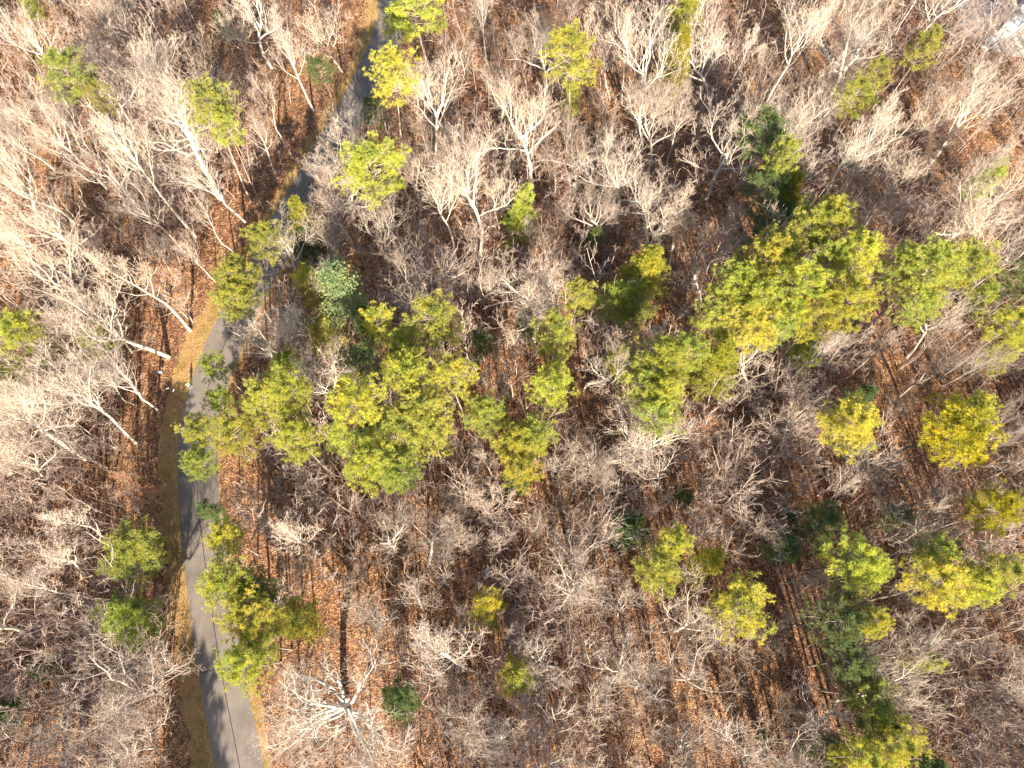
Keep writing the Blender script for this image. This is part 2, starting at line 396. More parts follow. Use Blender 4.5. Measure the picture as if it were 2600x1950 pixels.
BP = {
 'spreading': [bare_proto(1, 22, .40, 7, 42, .95, .30), bare_proto(2, 24, .44, 6, 38, 1.1, .32), bare_proto(3, 21, .38, 8, 45, 1.0, .28)],
 'forked':    [bare_proto(4, 24, .46, 6, 26, .65, .26, limb=.40), bare_proto(5, 23, .42, 6, 29, .75, .25, limb=.38), bare_proto(6, 25, .5, 6, 26, .8, .27, limb=.36)],
 'straight':  [bare_proto(7, 25, .45, 15, 44, .55, .24, True, limb=.22, kids=(0, 5, 4, 3, 2)), bare_proto(8, 24, .40, 16, 40, .5, .22, True, limb=.24, kids=(0, 5, 4, 3, 2)),
               bare_proto(9, 23, .5, 13, 48, .65, .22, True, limb=.23, kids=(0, 5, 4, 3, 1))],
 'slender':   [bare_proto(10, 15, .42, 9, 38, .7, .11, True, 4, limb=.22, kids=(0, 5, 4, 3, 0)), bare_proto(11, 14, .38, 10, 46, .8, .10, True, 4, limb=.26, kids=(0, 5, 4, 3, 0)),
               bare_proto(12, 13, .4, 5, 36, .9, .11, False, 4, limb=.4, kids=(0, 6, 5, 4, 0)), bare_proto(13, 16, .5, 4, 32, .8, .12, False, 4, limb=.34, kids=(0, 6, 5, 4, 0))],
 'beech':     [bare_proto(14, 14, .25, 13, 58, .6, .15, True, 4, limb=.34, kids=(0, 7, 5, 4, 0), leaves=5000)],
 'greatoak':  [bare_proto(16, 22, .52, 13, 70, 1.0, .62, False, 5, limb=.56, kids=(0, 9, 5, 3, 2), lean=0.0)],
 'oak':       [bare_proto(15, 25, .50, 10, 62, 1.15, .46, False, 5, limb=.46, kids=(0, 8, 5, 4, 2))],
}
# saplings (brush) : light meshes
def sapling(seed, H, n, m):
    r = random.Random(seed); polys = []
    p = Vector((0, 0, -.2)); d = Vector((r.gauss(0, .08), r.gauss(0, .08), 1)).normalized(); pts = [p.copy()]; rad = [0.012*H/2+0.02]
    for k in range(6):
        d = (d+rvec(r)*0.12+Vector((0, 0, .1))).normalized(); p = p+d*H/6; pts.append(p.copy()); rad.append(rad[0]*(1-(k+1)/6*0.75))
    polys.append((pts, rad, 4))
    for k in range(n):
        t = 0.25+0.72*k/n; i = min(5, int(t*6)); q = pts[i].lerp(pts[i+1], t*6-i); a = r.uniform(0, 6.28); an = R(r.uniform(30, 65))
        dd = Vector((math.cos(a)*math.sin(an), math.sin(a)*math.sin(an), math.cos(an))); L = H*r.uniform(.16, .34)*(1.2-t*.7)
        e = q+dd*L*.5; f2 = e+(dd+rvec(r)*.25)*L*.5; polys.append(([q, e, f2], [.028, .022, .015], 3))
        for c in range(5):
            s = q.lerp(f2, r.uniform(.3, 1)); x = (dd+rvec(r)*.55).normalized(); polys.append(([s, s+x*L*r.uniform(.25, .5)], [.02, .013], 3))
            for c2 in range(2):
                s2 = s+x*L*r.uniform(.1, .35); y = (x+rvec(r)*.55).normalized(); polys.append(([s2, s2+y*L*r.uniform(.15, .3)], [.016, .011], 3))
    V, Q = tubes_np(polys); return mesh_np('sapling', V, Q, mats=[m])
SAP = [sapling(26, 12.0, 5, M['brush']), sapling(27, 10.0, 4, M['brush']), sapling(28, 13.5, 6, M['brush']), sapling(20, 3.2, 10, M['brush']), sapling(21, 4.5, 12, M['brush']), sapling(22, 6.5, 13, M['brush']), sapling(23, 9.0, 14, M['brush']), sapling(24, 2.2, 9, M['brush']), sapling(25, 11.0, 13, M['brush'])]

# ------------------------------------------------------------------ evergreen prototypes
def tufts_np(P, D, L, w, blades, up=0.35):
    """needle tufts: each a star of thin blades"""
    P = np.asarray(P); N = len(P); P = np.repeat(P, blades, 0); D = np.repeat(np.asarray(D), blades, 0)
    d = npr.normal(0, 1, (N*blades, 3)); d /= np.linalg.norm(d, axis=1, keepdims=True); d = d+D*0.55; d[:, 2] += up
    d /= np.linalg.norm(d, axis=1, keepdims=True)
    s = np.cross(d, npr.normal(0, 1, d.shape)); s /= np.linalg.norm(s, axis=1, keepdims=True)
    l = L*npr.uniform(.55, 1.15, (N*blades, 1))
    c = P+d*l*0.12
    V = np.stack([c-s*w*.5, c+s*w*.5, P+d*l+s*w*.25, P+d*l-s*w*.25], 1).reshape(-1, 3)
    return V, np.arange(4*N*blades).reshape(-1, 4)
def pine_proto(seed, H, Rc, low, nl, cl=5, tuftL=.36, w=.046, blades=15, profile='dome', droop=0.0, subt=5):
    r = random.Random(seed); polys = []; TP, TD = [], []
    n = 12; p = Vector((0, 0, -.6)); d = Vector((r.gauss(0, .02), r.gauss(0, .02), 1)); pts = [p.copy()]; rt = 0.0085*H; rad = [rt*1.2]
    for k in range(n):
        d = (d+rvec(r)*.03+Vector((0, 0, .1))).normalized(); p = p+d*(H+.3)/n; pts.append(p.copy()); rad.append(rt*(1-(k+1)/n*.88))
    trunkp = [(pts, rad, 8)]; az = 0
    for k in range(nl):
        u = (k+r.uniform(0, 1))/nl; t = low+(0.985-low)*u
        i = min(n-1, int(t*n)); q = pts[i].lerp(pts[i+1], t*n-i)
        if profile == 'dome': prof = (0.45+0.55*math.sin(math.pi*min(1, .22+u*.78)))*(1 if u < .8 else 1-(u-.8)*1.6)
        elif profile == 'cone': prof = 1.05-0.85*u
        else: prof = .8+.3*math.sin(u*9)
        L = Rc*prof*r.choice((r.uniform(.55, .85), r.uniform(.8, 1.12), r.uniform(.8, 1.12)))
        az += 2.4+r.uniform(-.5, .5); el = R(r.uniform(-4, 22)+38*u*u)
        dd = Vector((math.cos(az)*math.cos(el), math.sin(az)*math.cos(el), math.sin(el)))
        bp = [q.copy()]; br = [max(.03, L*.018)]; x = q.copy(); ns = 5
        for s in range(ns):
            dd = (dd+rvec(r)*.10+Vector((0, 0, .07-droop))).normalized(); x = x+dd*L/ns; bp.append(x.copy()); br.append(max(.02, br[0]*(1-(s+1)/ns*.6)))
        polys.append((bp, br, 4))
        for c in range(cl):
            tt = 0.30+0.70*(c+r.uniform(0, 1))/cl; j = min(ns-1, int(tt*ns)); b0 = bp[j].lerp(bp[j+1], tt*ns-j)
            side = Vector((-dd.y, dd.x, 0))*(1 if c % 2 else -1); sd2 = (dd*r.uniform(.3, 1)+side*r.uniform(.5, 1)+Vector((0, 0, r.uniform(-.05, .5)))).normalized()
            sl2 = L*r.uniform(.14, .30)*(1.25-tt*.6)+.12; e = b0+sd2*sl2; polys.append(([b0, e], [.024, .016], 3))
            for g in range(subt):
                f = r.uniform(.35, 1.1); TP.append(b0.lerp(e, f)+rvec(r)*.20); TD.append(sd2)
        for g in range(4): TP.append(bp[-1]+rvec(r)*.15); TD.append(dd)
    Vt, Qt = tubes_np(trunkp); Vl, Ql = tubes_np(polys); Vf, Qf = tufts_np([tuple(a) for a in TP], [tuple(a) for a in TD], tuftL, w, blades)
    return dict(H=H, R=Rc, low=low, trunk=mesh_np('trunk', Vt, Qt, mats=[M['pinebark']], smooth=True), crown=mesh_np('limbs', Vl, Ql, mats=[M['pinebark']], smooth=True),
                leaves=mesh_np('needles', Vf, Qf, mats=[M['needles']]))
def leafy_proto(seed, H, Rc, nleaf, size, low=.15):
    r = random.Random(seed); polys = []; P = []
    pts = [Vector((0, 0, H*k/6-.3)) for k in range(7)]
    for k in range(34):
        u = k/34; t = low+(.97-low)*u; q = Vector((0, 0, H*t)); a = k*2.4+r.uniform(-.4, .4); el = R(15+45*u)
        L = Rc*math.sin(math.pi*min(1, .28+u*.68))*r.uniform(.75, 1.15); dd = Vector((math.cos(a)*math.cos(el), math.sin(a)*math.cos(el), math.sin(el)))
        e = q+dd*L; polys.append(([q, q.lerp(e, .5)+rvec(r)*.1, e], [.05, .035, .02], 4))
        for c in range(nleaf//34):
            f = r.uniform(.35, 1.06); P.append(tuple(q.lerp(e, f)+rvec(r)*(.16+.25*f)*Rc*.33))
    Vt, Qt = tubes_np([(pts, [.16*(1-.12*k) for k in range(7)], 7)]); Vl, Ql = tubes_np(polys)
    return dict(H=H, R=Rc, low=low, trunk=mesh_np('trunk', Vt, Qt, mats=[M['pinebark']], smooth=True), crown=mesh_np('limbs', Vl, Ql, mats=[M['pinebark']], smooth=True),
                leaves=quads_mesh('leaves', np.array(P), size, M['leaf'], 0))
EP = {
 'pine':  [pine_proto(30, 24, 4.2, .70, 52), pine_proto(31, 25, 4.2, .73, 48), pine_proto(32, 23, 4.2, .68, 56), pine_proto(33, 24, 4.2, .75, 46), pine_proto(34, 24, 4.2, .67, 42, subt=6)],
 'young': [pine_proto(35, 11, 2.4, .35, 34, cl=5, tuftL=.34, w=.042, blades=15), pine_proto(36, 12, 2.4, .42, 30, cl=5, tuftL=.34, w=.042, blades=15)],
 'cedar': [pine_proto(37, 13, 2.8, .30, 62, cl=8, tuftL=.26, w=.04, blades=11, profile='cone', droop=-.05), pine_proto(38, 15, 3.2, .40, 60, cl=9, tuftL=.26, w=.04, blades=11, profile='dome', droop=-.06)],
 'holly': [leafy_proto(39, 9, 2.6, 7200, .20)],
 'sage':  [leafy_proto(40, 12, 3.2, 7000, .24, .3)],
}

# ------------------------------------------------------------------ placing
placed = []       # (x, y, radius)
records = []      # every tree: dict(root, kind, crown px, words...)
def put_tree(proto, name, x, y, sxy, sz, rot, bark, fol=None, lean=(0, 0)):
    root = link(name, None, loc=(x, y, gz(x, y))); root.empty_display_size = 1
    root.rotation_euler = (lean[1], lean[0], rot) if False else (0, 0, rot)
    if lean != (0, 0):
        # lean about horizontal axis, then spin
        q = Vector((0, 0, 1)).rotation_difference(Vector((lean[0], lean[1], 1)).normalized())
        root.rotation_mode = 'QUATERNION'; root.rotation_quaternion = q @ Euler((0, 0, rot)).to_quaternion()
    root.scale = (sxy, sxy, sz)
    t = link('trunk', proto['trunk'], root); t.color = (*bark, 1)
    c = link('limbs' if 'low' in proto else 'branches', proto['crown'], root); c.color = (*bark, 1) if 'low' in proto else (*bark, 1)
    if 'twigs' in proto:
        w = link('twigs', proto['twigs'], root); w.color = (bark[0]*.86, bark[1]*.77, bark[2]*.73, 1)
    if 'leaves' in proto:
        f = link('foliage', proto['leaves'], root); f.color = (*(fol or (.3, .2, .1)), 1)
    placed.append((x, y, proto['R']*sxy))
    return root
def world_r(rpx, depth): return rpx*depth/F

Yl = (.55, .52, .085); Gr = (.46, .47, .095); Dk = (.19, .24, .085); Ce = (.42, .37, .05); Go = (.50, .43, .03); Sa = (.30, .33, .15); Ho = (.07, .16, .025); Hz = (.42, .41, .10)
PB = (.31, .255, .21)
S = 2600/2212
# x, y, half width (in the 2212 px view), kind, colour, height, label
EV = [
 (140,178,46,'pine',Hz,22,'hazy yellow-green pine nearest the upper left corner, on a leaning pale trunk'),
 (205,205,24,'pine',Hz,19,'thin sparse pine just right of the hazy upper left pine'),
 (438,248,50,'pine',Hz,24,'yellow-green pine left of the road bend, over three long pale trunks'),
 (480,285,28,'pine',Gr,22,None),
 (700,150,28,'pine',Dk,13,'dull green pine on the left bank of the upper road'),
 (845,62,34,'pine',Gr,15,'mid green pine leaning over the upper road at its right edge'),
 (918,28,56,'pine',Yl,24,'bright pine cut by the top edge, just right of the road'),
 (832,185,50,'pine',Yl,25,'bright flat-topped pine beside the shaded upper road, on a white trunk'),
 (800,240,24,'young',Dk,11,'small dark pine under the flat-topped pine at the upper road'),
 (822,352,64,'pine',Yl,23,'big bright pine in the upper left, right of the road, layered like plates'),
 (1245,132,52,'pine',Yl,24,'bright round pine alone in the top centre'),
 (1232,205,20,'young',Gr,12,None),
 (1468,45,36,'cedar',Ce,20,'yellowish feathery cedar touching the top edge right of centre'),
 (1455,140,38,'cedar',Ce,18,'yellowish feathery cedar directly below the one at the top edge'),
 (1120,430,26,'young',Gr,15,'small narrow green pine among white branches in the upper centre'),
 (1108,480,26,'young',Gr,12,None),
 (1990,112,30,'pine',Hz,21,'hazy narrow pine nearest the upper right corner'),
 (1900,165,26,'pine',Hz,19,None),
 (1860,210,34,'pine',Gr,19,'soft green pine behind the large white oak in the upper right'),
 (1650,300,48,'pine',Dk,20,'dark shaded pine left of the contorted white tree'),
 (1690,350,32,'pine',Gr,22,'green pine with lit top touching the contorted white trunk'),
 (1645,390,44,'pine',Dk,17,None),
 (2128,400,26,'young',Gr,14,'small green pine near the right edge, upper right'),
 (60,12,18,'young',Gr,10,None), (476,52,18,'young',Dk,8,None),
 (640,470,36,'cedar',Ce,15,'yellow-green feathery cedar on the road side at its upper bend'),
 (655,520,36,'cedar',Dk,11,None),
 (592,520,40,'pine',Gr,16,'green pine hanging over the shaded road, below the feathery cedar'),
 (520,600,44,'pine',Gr,16,'dark green pine whose crown hides the road at its bend'),
 (515,655,44,'pine',Gr,15,'lower of the two pines over the road bend'),
 (668,622,34,'cedar',Yl,14,'small bright lime cedar among grey branches left of centre'),
 (742,640,46,'sage',Sa,20,'pale sage-green broadleaf tree left of centre'),
 (705,720,38,'sage',Hz,11,None),
 (822,688,34,'pine',Yl,19,'bright-topped narrow pine left of centre with a dark lower side'),
 (790,700,30,'young',Dk,12,None), (775,770,34,'pine',Dk,20,'dark green pine below the pale sage tree'),
 (612,775,32,'young',Gr,12,'pale green young pine between the white branching trees'),
 (466,785,28,'pine',Gr,15,'pine on the road edge beside the person'),
 (482,862,28,'pine',Gr,15,'pine overhanging the road just below the person'),
 (560,870,46,'pine',Gr,22,None), (610,845,44,'pine',Yl,24,'bright pine right of the person, above the roadside group'),
 (458,930,38,'pine',Gr,17,'round pine reaching over the right half of the road'),
 (500,935,44,'pine',Gr,21,None), (438,992,32,'pine',Gr,16,'lowest pine of the group over the middle of the road'),
 (650,955,44,'pine',Yl,22,'lone light green pine above the orange clearing left of centre'),
 (780,845,56,'pine',Yl,23,'bright yellow-green pine with rounded tufts left of centre'),
 (950,700,52,'pine',Gr,20,'pine at the top of the central group'), (900,790,50,'pine',Yl,20,'pine with white branches in the central group'),
 (990,830,48,'pine',Yl,20,None), (860,740,38,'pine',Gr,17,None), (930,900,56,'pine',Gr,19,None), (870,960,62,'pine',Gr,19,'broad green pine in the middle of the central group'),
 (815,1000,56,'pine',Yl,20,'brightest yellow pine at the lower left tip of the central group'),
 (885,1015,48,'pine',Gr,18,None), (935,960,44,'pine',Gr,17,None), (800,920,30,'young',Dk,11,None), (720,940,28,'young',Gr,12,None),
 (1035,745,24,'young',Dk,10,'small dull green conifer beside a white trunk at the centre'),
 (1235,650,34,'pine',Gr,17,'light green pine just right of the image centre, upper one'), (1200,735,46,'pine',Gr,18,'airy green pine at the centre over orange leaves'),
 (1140,715,24,'young',Dk,10,None),
 (1178,840,42,'pine',Yl,20,'yellow-topped pine of the lower central pair'), (1195,800,28,'pine',Gr,16,None), (1165,925,44,'pine',Gr,17,None), (1060,900,42,'pine',Gr,17,None),
 (1100,960,44,'pine',Yl,17,None), (1120,1000,40,'pine',Yl,17,'lowest light green pine of the central group'), (1105,1040,24,'young',Dk,8,'dull blue-green young pine under the lowest central pine'),
 (1390,565,52,'cedar',Ce,18,'yellow feathery cedar right of centre'), (1345,625,40,'young',Gr,13,None), (1385,640,46,'cedar',Gr,14,None),
 (1440,770,52,'pine',Yl,20,None), (1380,820,50,'pine',Gr,18,None), (1410,895,44,'pine',Gr,18,'green pine at the lower tip left of the great pine mass'), (1440,840,36,'pine',Yl,20,None), (1350,770,32,'pine',Gr,16,None),
 (1560,620,50,'pine',Yl,21,None), (1640,555,52,'pine',Yl,21,None), (1700,440,40,'cedar',Ce,16,'yellow feathery cedar at the top of the great pine mass'),
 (1650,480,44,'young',Dk,13,None), (1740,500,52,'pine',Gr,21,None), (1805,480,50,'pine',Yl,22,'bright pine at the upper right corner of the great pine mass'), (1835,560,48,'pine',Yl,22,None), (1830,640,50,'pine',Yl,22,None),
 (1640,650,56,'pine',Yl,21,None), (1735,600,54,'pine',Yl,22,None), (1760,690,50,'pine',Yl,20,None), (1590,720,56,'pine',Yl,20,None), (1520,690,46,'pine',Gr,19,None),
 (1565,800,50,'cedar',Ce,19,'dense mustard cedar at the lower left of the great pine mass'), (1500,760,40,'pine',Gr,18,None), (1690,560,40,'pine',Gr,20,None), (1680,710,40,'pine',Gr,18,None),
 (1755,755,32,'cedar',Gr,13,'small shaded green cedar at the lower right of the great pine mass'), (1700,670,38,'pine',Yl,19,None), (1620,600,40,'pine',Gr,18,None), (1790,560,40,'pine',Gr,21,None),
 (1980,600,60,'pine',Gr,22,'broad green pine right of the great pine mass'), (2075,590,50,'pine',Gr,20,None), (1945,570,42,'pine',Gr,20,None), (1990,665,44,'pine',Gr,18,None), (2030,560,40,'pine',Yl,20,None),
 (2185,715,42,'pine',Yl,20,'bright pine cut by the right edge, halfway up'), (2170,770,26,'young',Gr,14,None), (2190,600,34,'young',Dk,14,None), (2120,650,26,'young',Gr,12,None),
 (1820,920,56,'pine',Yl,19,'star-shaped light green pine alone, right of centre'), (1850,870,26,'young',Dk,14,None),
 (2075,905,72,'pine',Go,20,'golden yellow pine near the right edge'), (2120,890,40,'pine',Yl,18,None), (2045,945,40,'pine',Go,18,None),
 (1355,1142,36,'holly',Ho,8,'round dark green holly in the lower centre'),
 (1430,1220,48,'pine',Gr,16,'green pine below and right of the round holly'), (1470,1160,34,'pine',Yl,17,None), (1520,1228,30,'young',Yl,13,'small bright pine right of the holly group'),
 (1610,1295,60,'pine',Yl,17,'bright lone diamond-shaped pine, lower right of centre'),
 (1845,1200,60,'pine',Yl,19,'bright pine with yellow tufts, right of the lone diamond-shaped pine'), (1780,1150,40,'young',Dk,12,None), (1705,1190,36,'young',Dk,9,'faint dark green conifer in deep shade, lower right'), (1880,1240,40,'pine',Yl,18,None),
 (2030,1270,60,'pine',Yl,19,'broad light green pine, lower right, left one of a row of three'), (2100,1250,44,'pine',Yl,18,None), (2180,1235,46,'pine',Gr,18,'light green pine at the right edge, last of the row of three'), (2020,1200,40,'pine',Gr,17,None),
 (2165,1100,48,'pine',Go,19,'yellowish pine at the right edge, below the golden one'), (1945,1110,26,'young',Dk,11,None), 
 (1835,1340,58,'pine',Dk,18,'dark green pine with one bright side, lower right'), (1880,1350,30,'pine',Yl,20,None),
 (1850,1440,48,'pine',Dk,16,None), (1885,1500,54,'pine',Gr,16,'soft green pine in the lower right chain'), (1900,1560,44,'pine',Dk,15,None), (1950,1600,50,'pine',Yl,18,'bright pine near the bottom edge, lower right'), (1880,1640,50,'pine',Yl,18,None), (1770,1615,36,'young',Dk,11,'dark green young pine near the bottom edge, lower right'), (2010,1650,30,'young',Dk,11,None),
 (1990,1428,22,'young',Yl,14,'tiny bright lime pine beside the lower right chain'),
 (1050,1330,34,'young',Yl,11,'small bright lime pine alone in the lower centre'),
 (1105,1465,38,'young',Gr,12,'round green young pine below the small lime one'),
 (862,1525,40,'young',Dk,12,'dark green pine at the right foot of the great white oak'),
 (270,1205,58,'pine',Gr,17,'rounded green pine left of the lower road'), (325,1215,38,'pine',Gr,16,None), (248,1340,52,'young',Gr,13,'thin airy green pine below the rounded one, left of the road'),
 (462,1110,20,'young',Dk,13,'small dark pine tip reaching over the right edge of the road'), (478,1165,36,'pine',Yl,16,None), (500,1230,52,'pine',Yl,17,'bright pine hanging over the right edge of the lower road'),
 (560,1260,40,'pine',Dk,14,None), (530,1360,52,'pine',Yl,17,'large bright pine on the right edge of the lower road'), (520,1430,46,'pine',Yl,18,None), (565,1400,40,'pine',Gr,15,None), (560,1330,40,'young',Dk,12,None),
 (645,1350,46,'young',Gr,12,'soft green pine behind the upper limbs of the great white oak'),
 (25,735,46,'pine',Yl,17,'yellow-green pine cut by the left edge, halfway down'), (90,735,34,'young',Gr,12,None), (215,735,34,'young',Gr,10,'small light green conifer under leaning white trunks, left'), (20,800,34,'pine',Gr,14,None),
 (92,1440,24,'holly',Ho,6,'small dark holly near the left edge, lower left'), (12,1540,30,'holly',Ho,6,None),
 (1275,505,20,'young',Dk,8,None), (1700,1120,20,'holly',Ho,5,None), (1480,1080,20,'young',Dk,7,None),
 (1650,1590,14,'holly',Ho,4,None),
]
fr = random.Random(3)
def tint(c, a, b):
    k = fr.uniform(a, b); w = fr.uniform(-.03, .03)
    return (min(.86, c[0]*k*(1+w)), min(.84, c[1]*k), min(.82, c[2]*k*(1-w)))
def words(col_):
    return {Yl: 'bright yellow-green', Gr: 'mid green', Dk: 'dark green', Ce: 'mustard green', Go: 'golden', Sa: 'pale sage', Ho: 'deep green', Hz: 'hazy light green'}[col_]
for (dx, dy, hw, kind, c, h, lab) in EV:
    px, py = dx*S, dy*S
    P = fr.choice(EP[kind]); cz = {'pine': .84, 'young': .70, 'cedar': .66, 'holly': .55, 'sage': .62}[kind]*h
    cf = cz/h
    p = at(px, py, cz)
    while in_verge(p.x, p.y, .2) and h > 5 and dx < 440: h -= .5; p = at(px, py, h*cf)
    dep = pix(p)[2]; Rw = world_r(hw*S, dep)
    k_ = fr.uniform(.85, 1.12); w_ = fr.uniform(-.14, .07); jit = (c[0]*k_*(1+w_), c[1]*k_, c[2]*k_)
    nm = {'pine': 'pine_tree', 'young': 'pine_tree', 'cedar': 'cedar_tree', 'holly': 'holly_tree', 'sage': 'evergreen_tree'}[kind]
    root = put_tree(P, nm, p.x, p.y, Rw/P['R']*1.3, h/P['H'], fr.uniform(0, 6.28), tint(PB, .85, 1.15), jit)
    records.append(dict(root=root, fam='ev', px=px, py=py, lab=lab, tone=words(c), noun={'pine': 'pine', 'young': 'young pine', 'cedar': 'feathery cedar', 'holly': 'holly', 'sage': 'broadleaf evergreen'}[kind], cat={'pine': 'pine tree', 'young': 'pine tree', 'cedar': 'cedar tree', 'holly': 'holly tree', 'sage': 'evergreen tree'}[kind]))

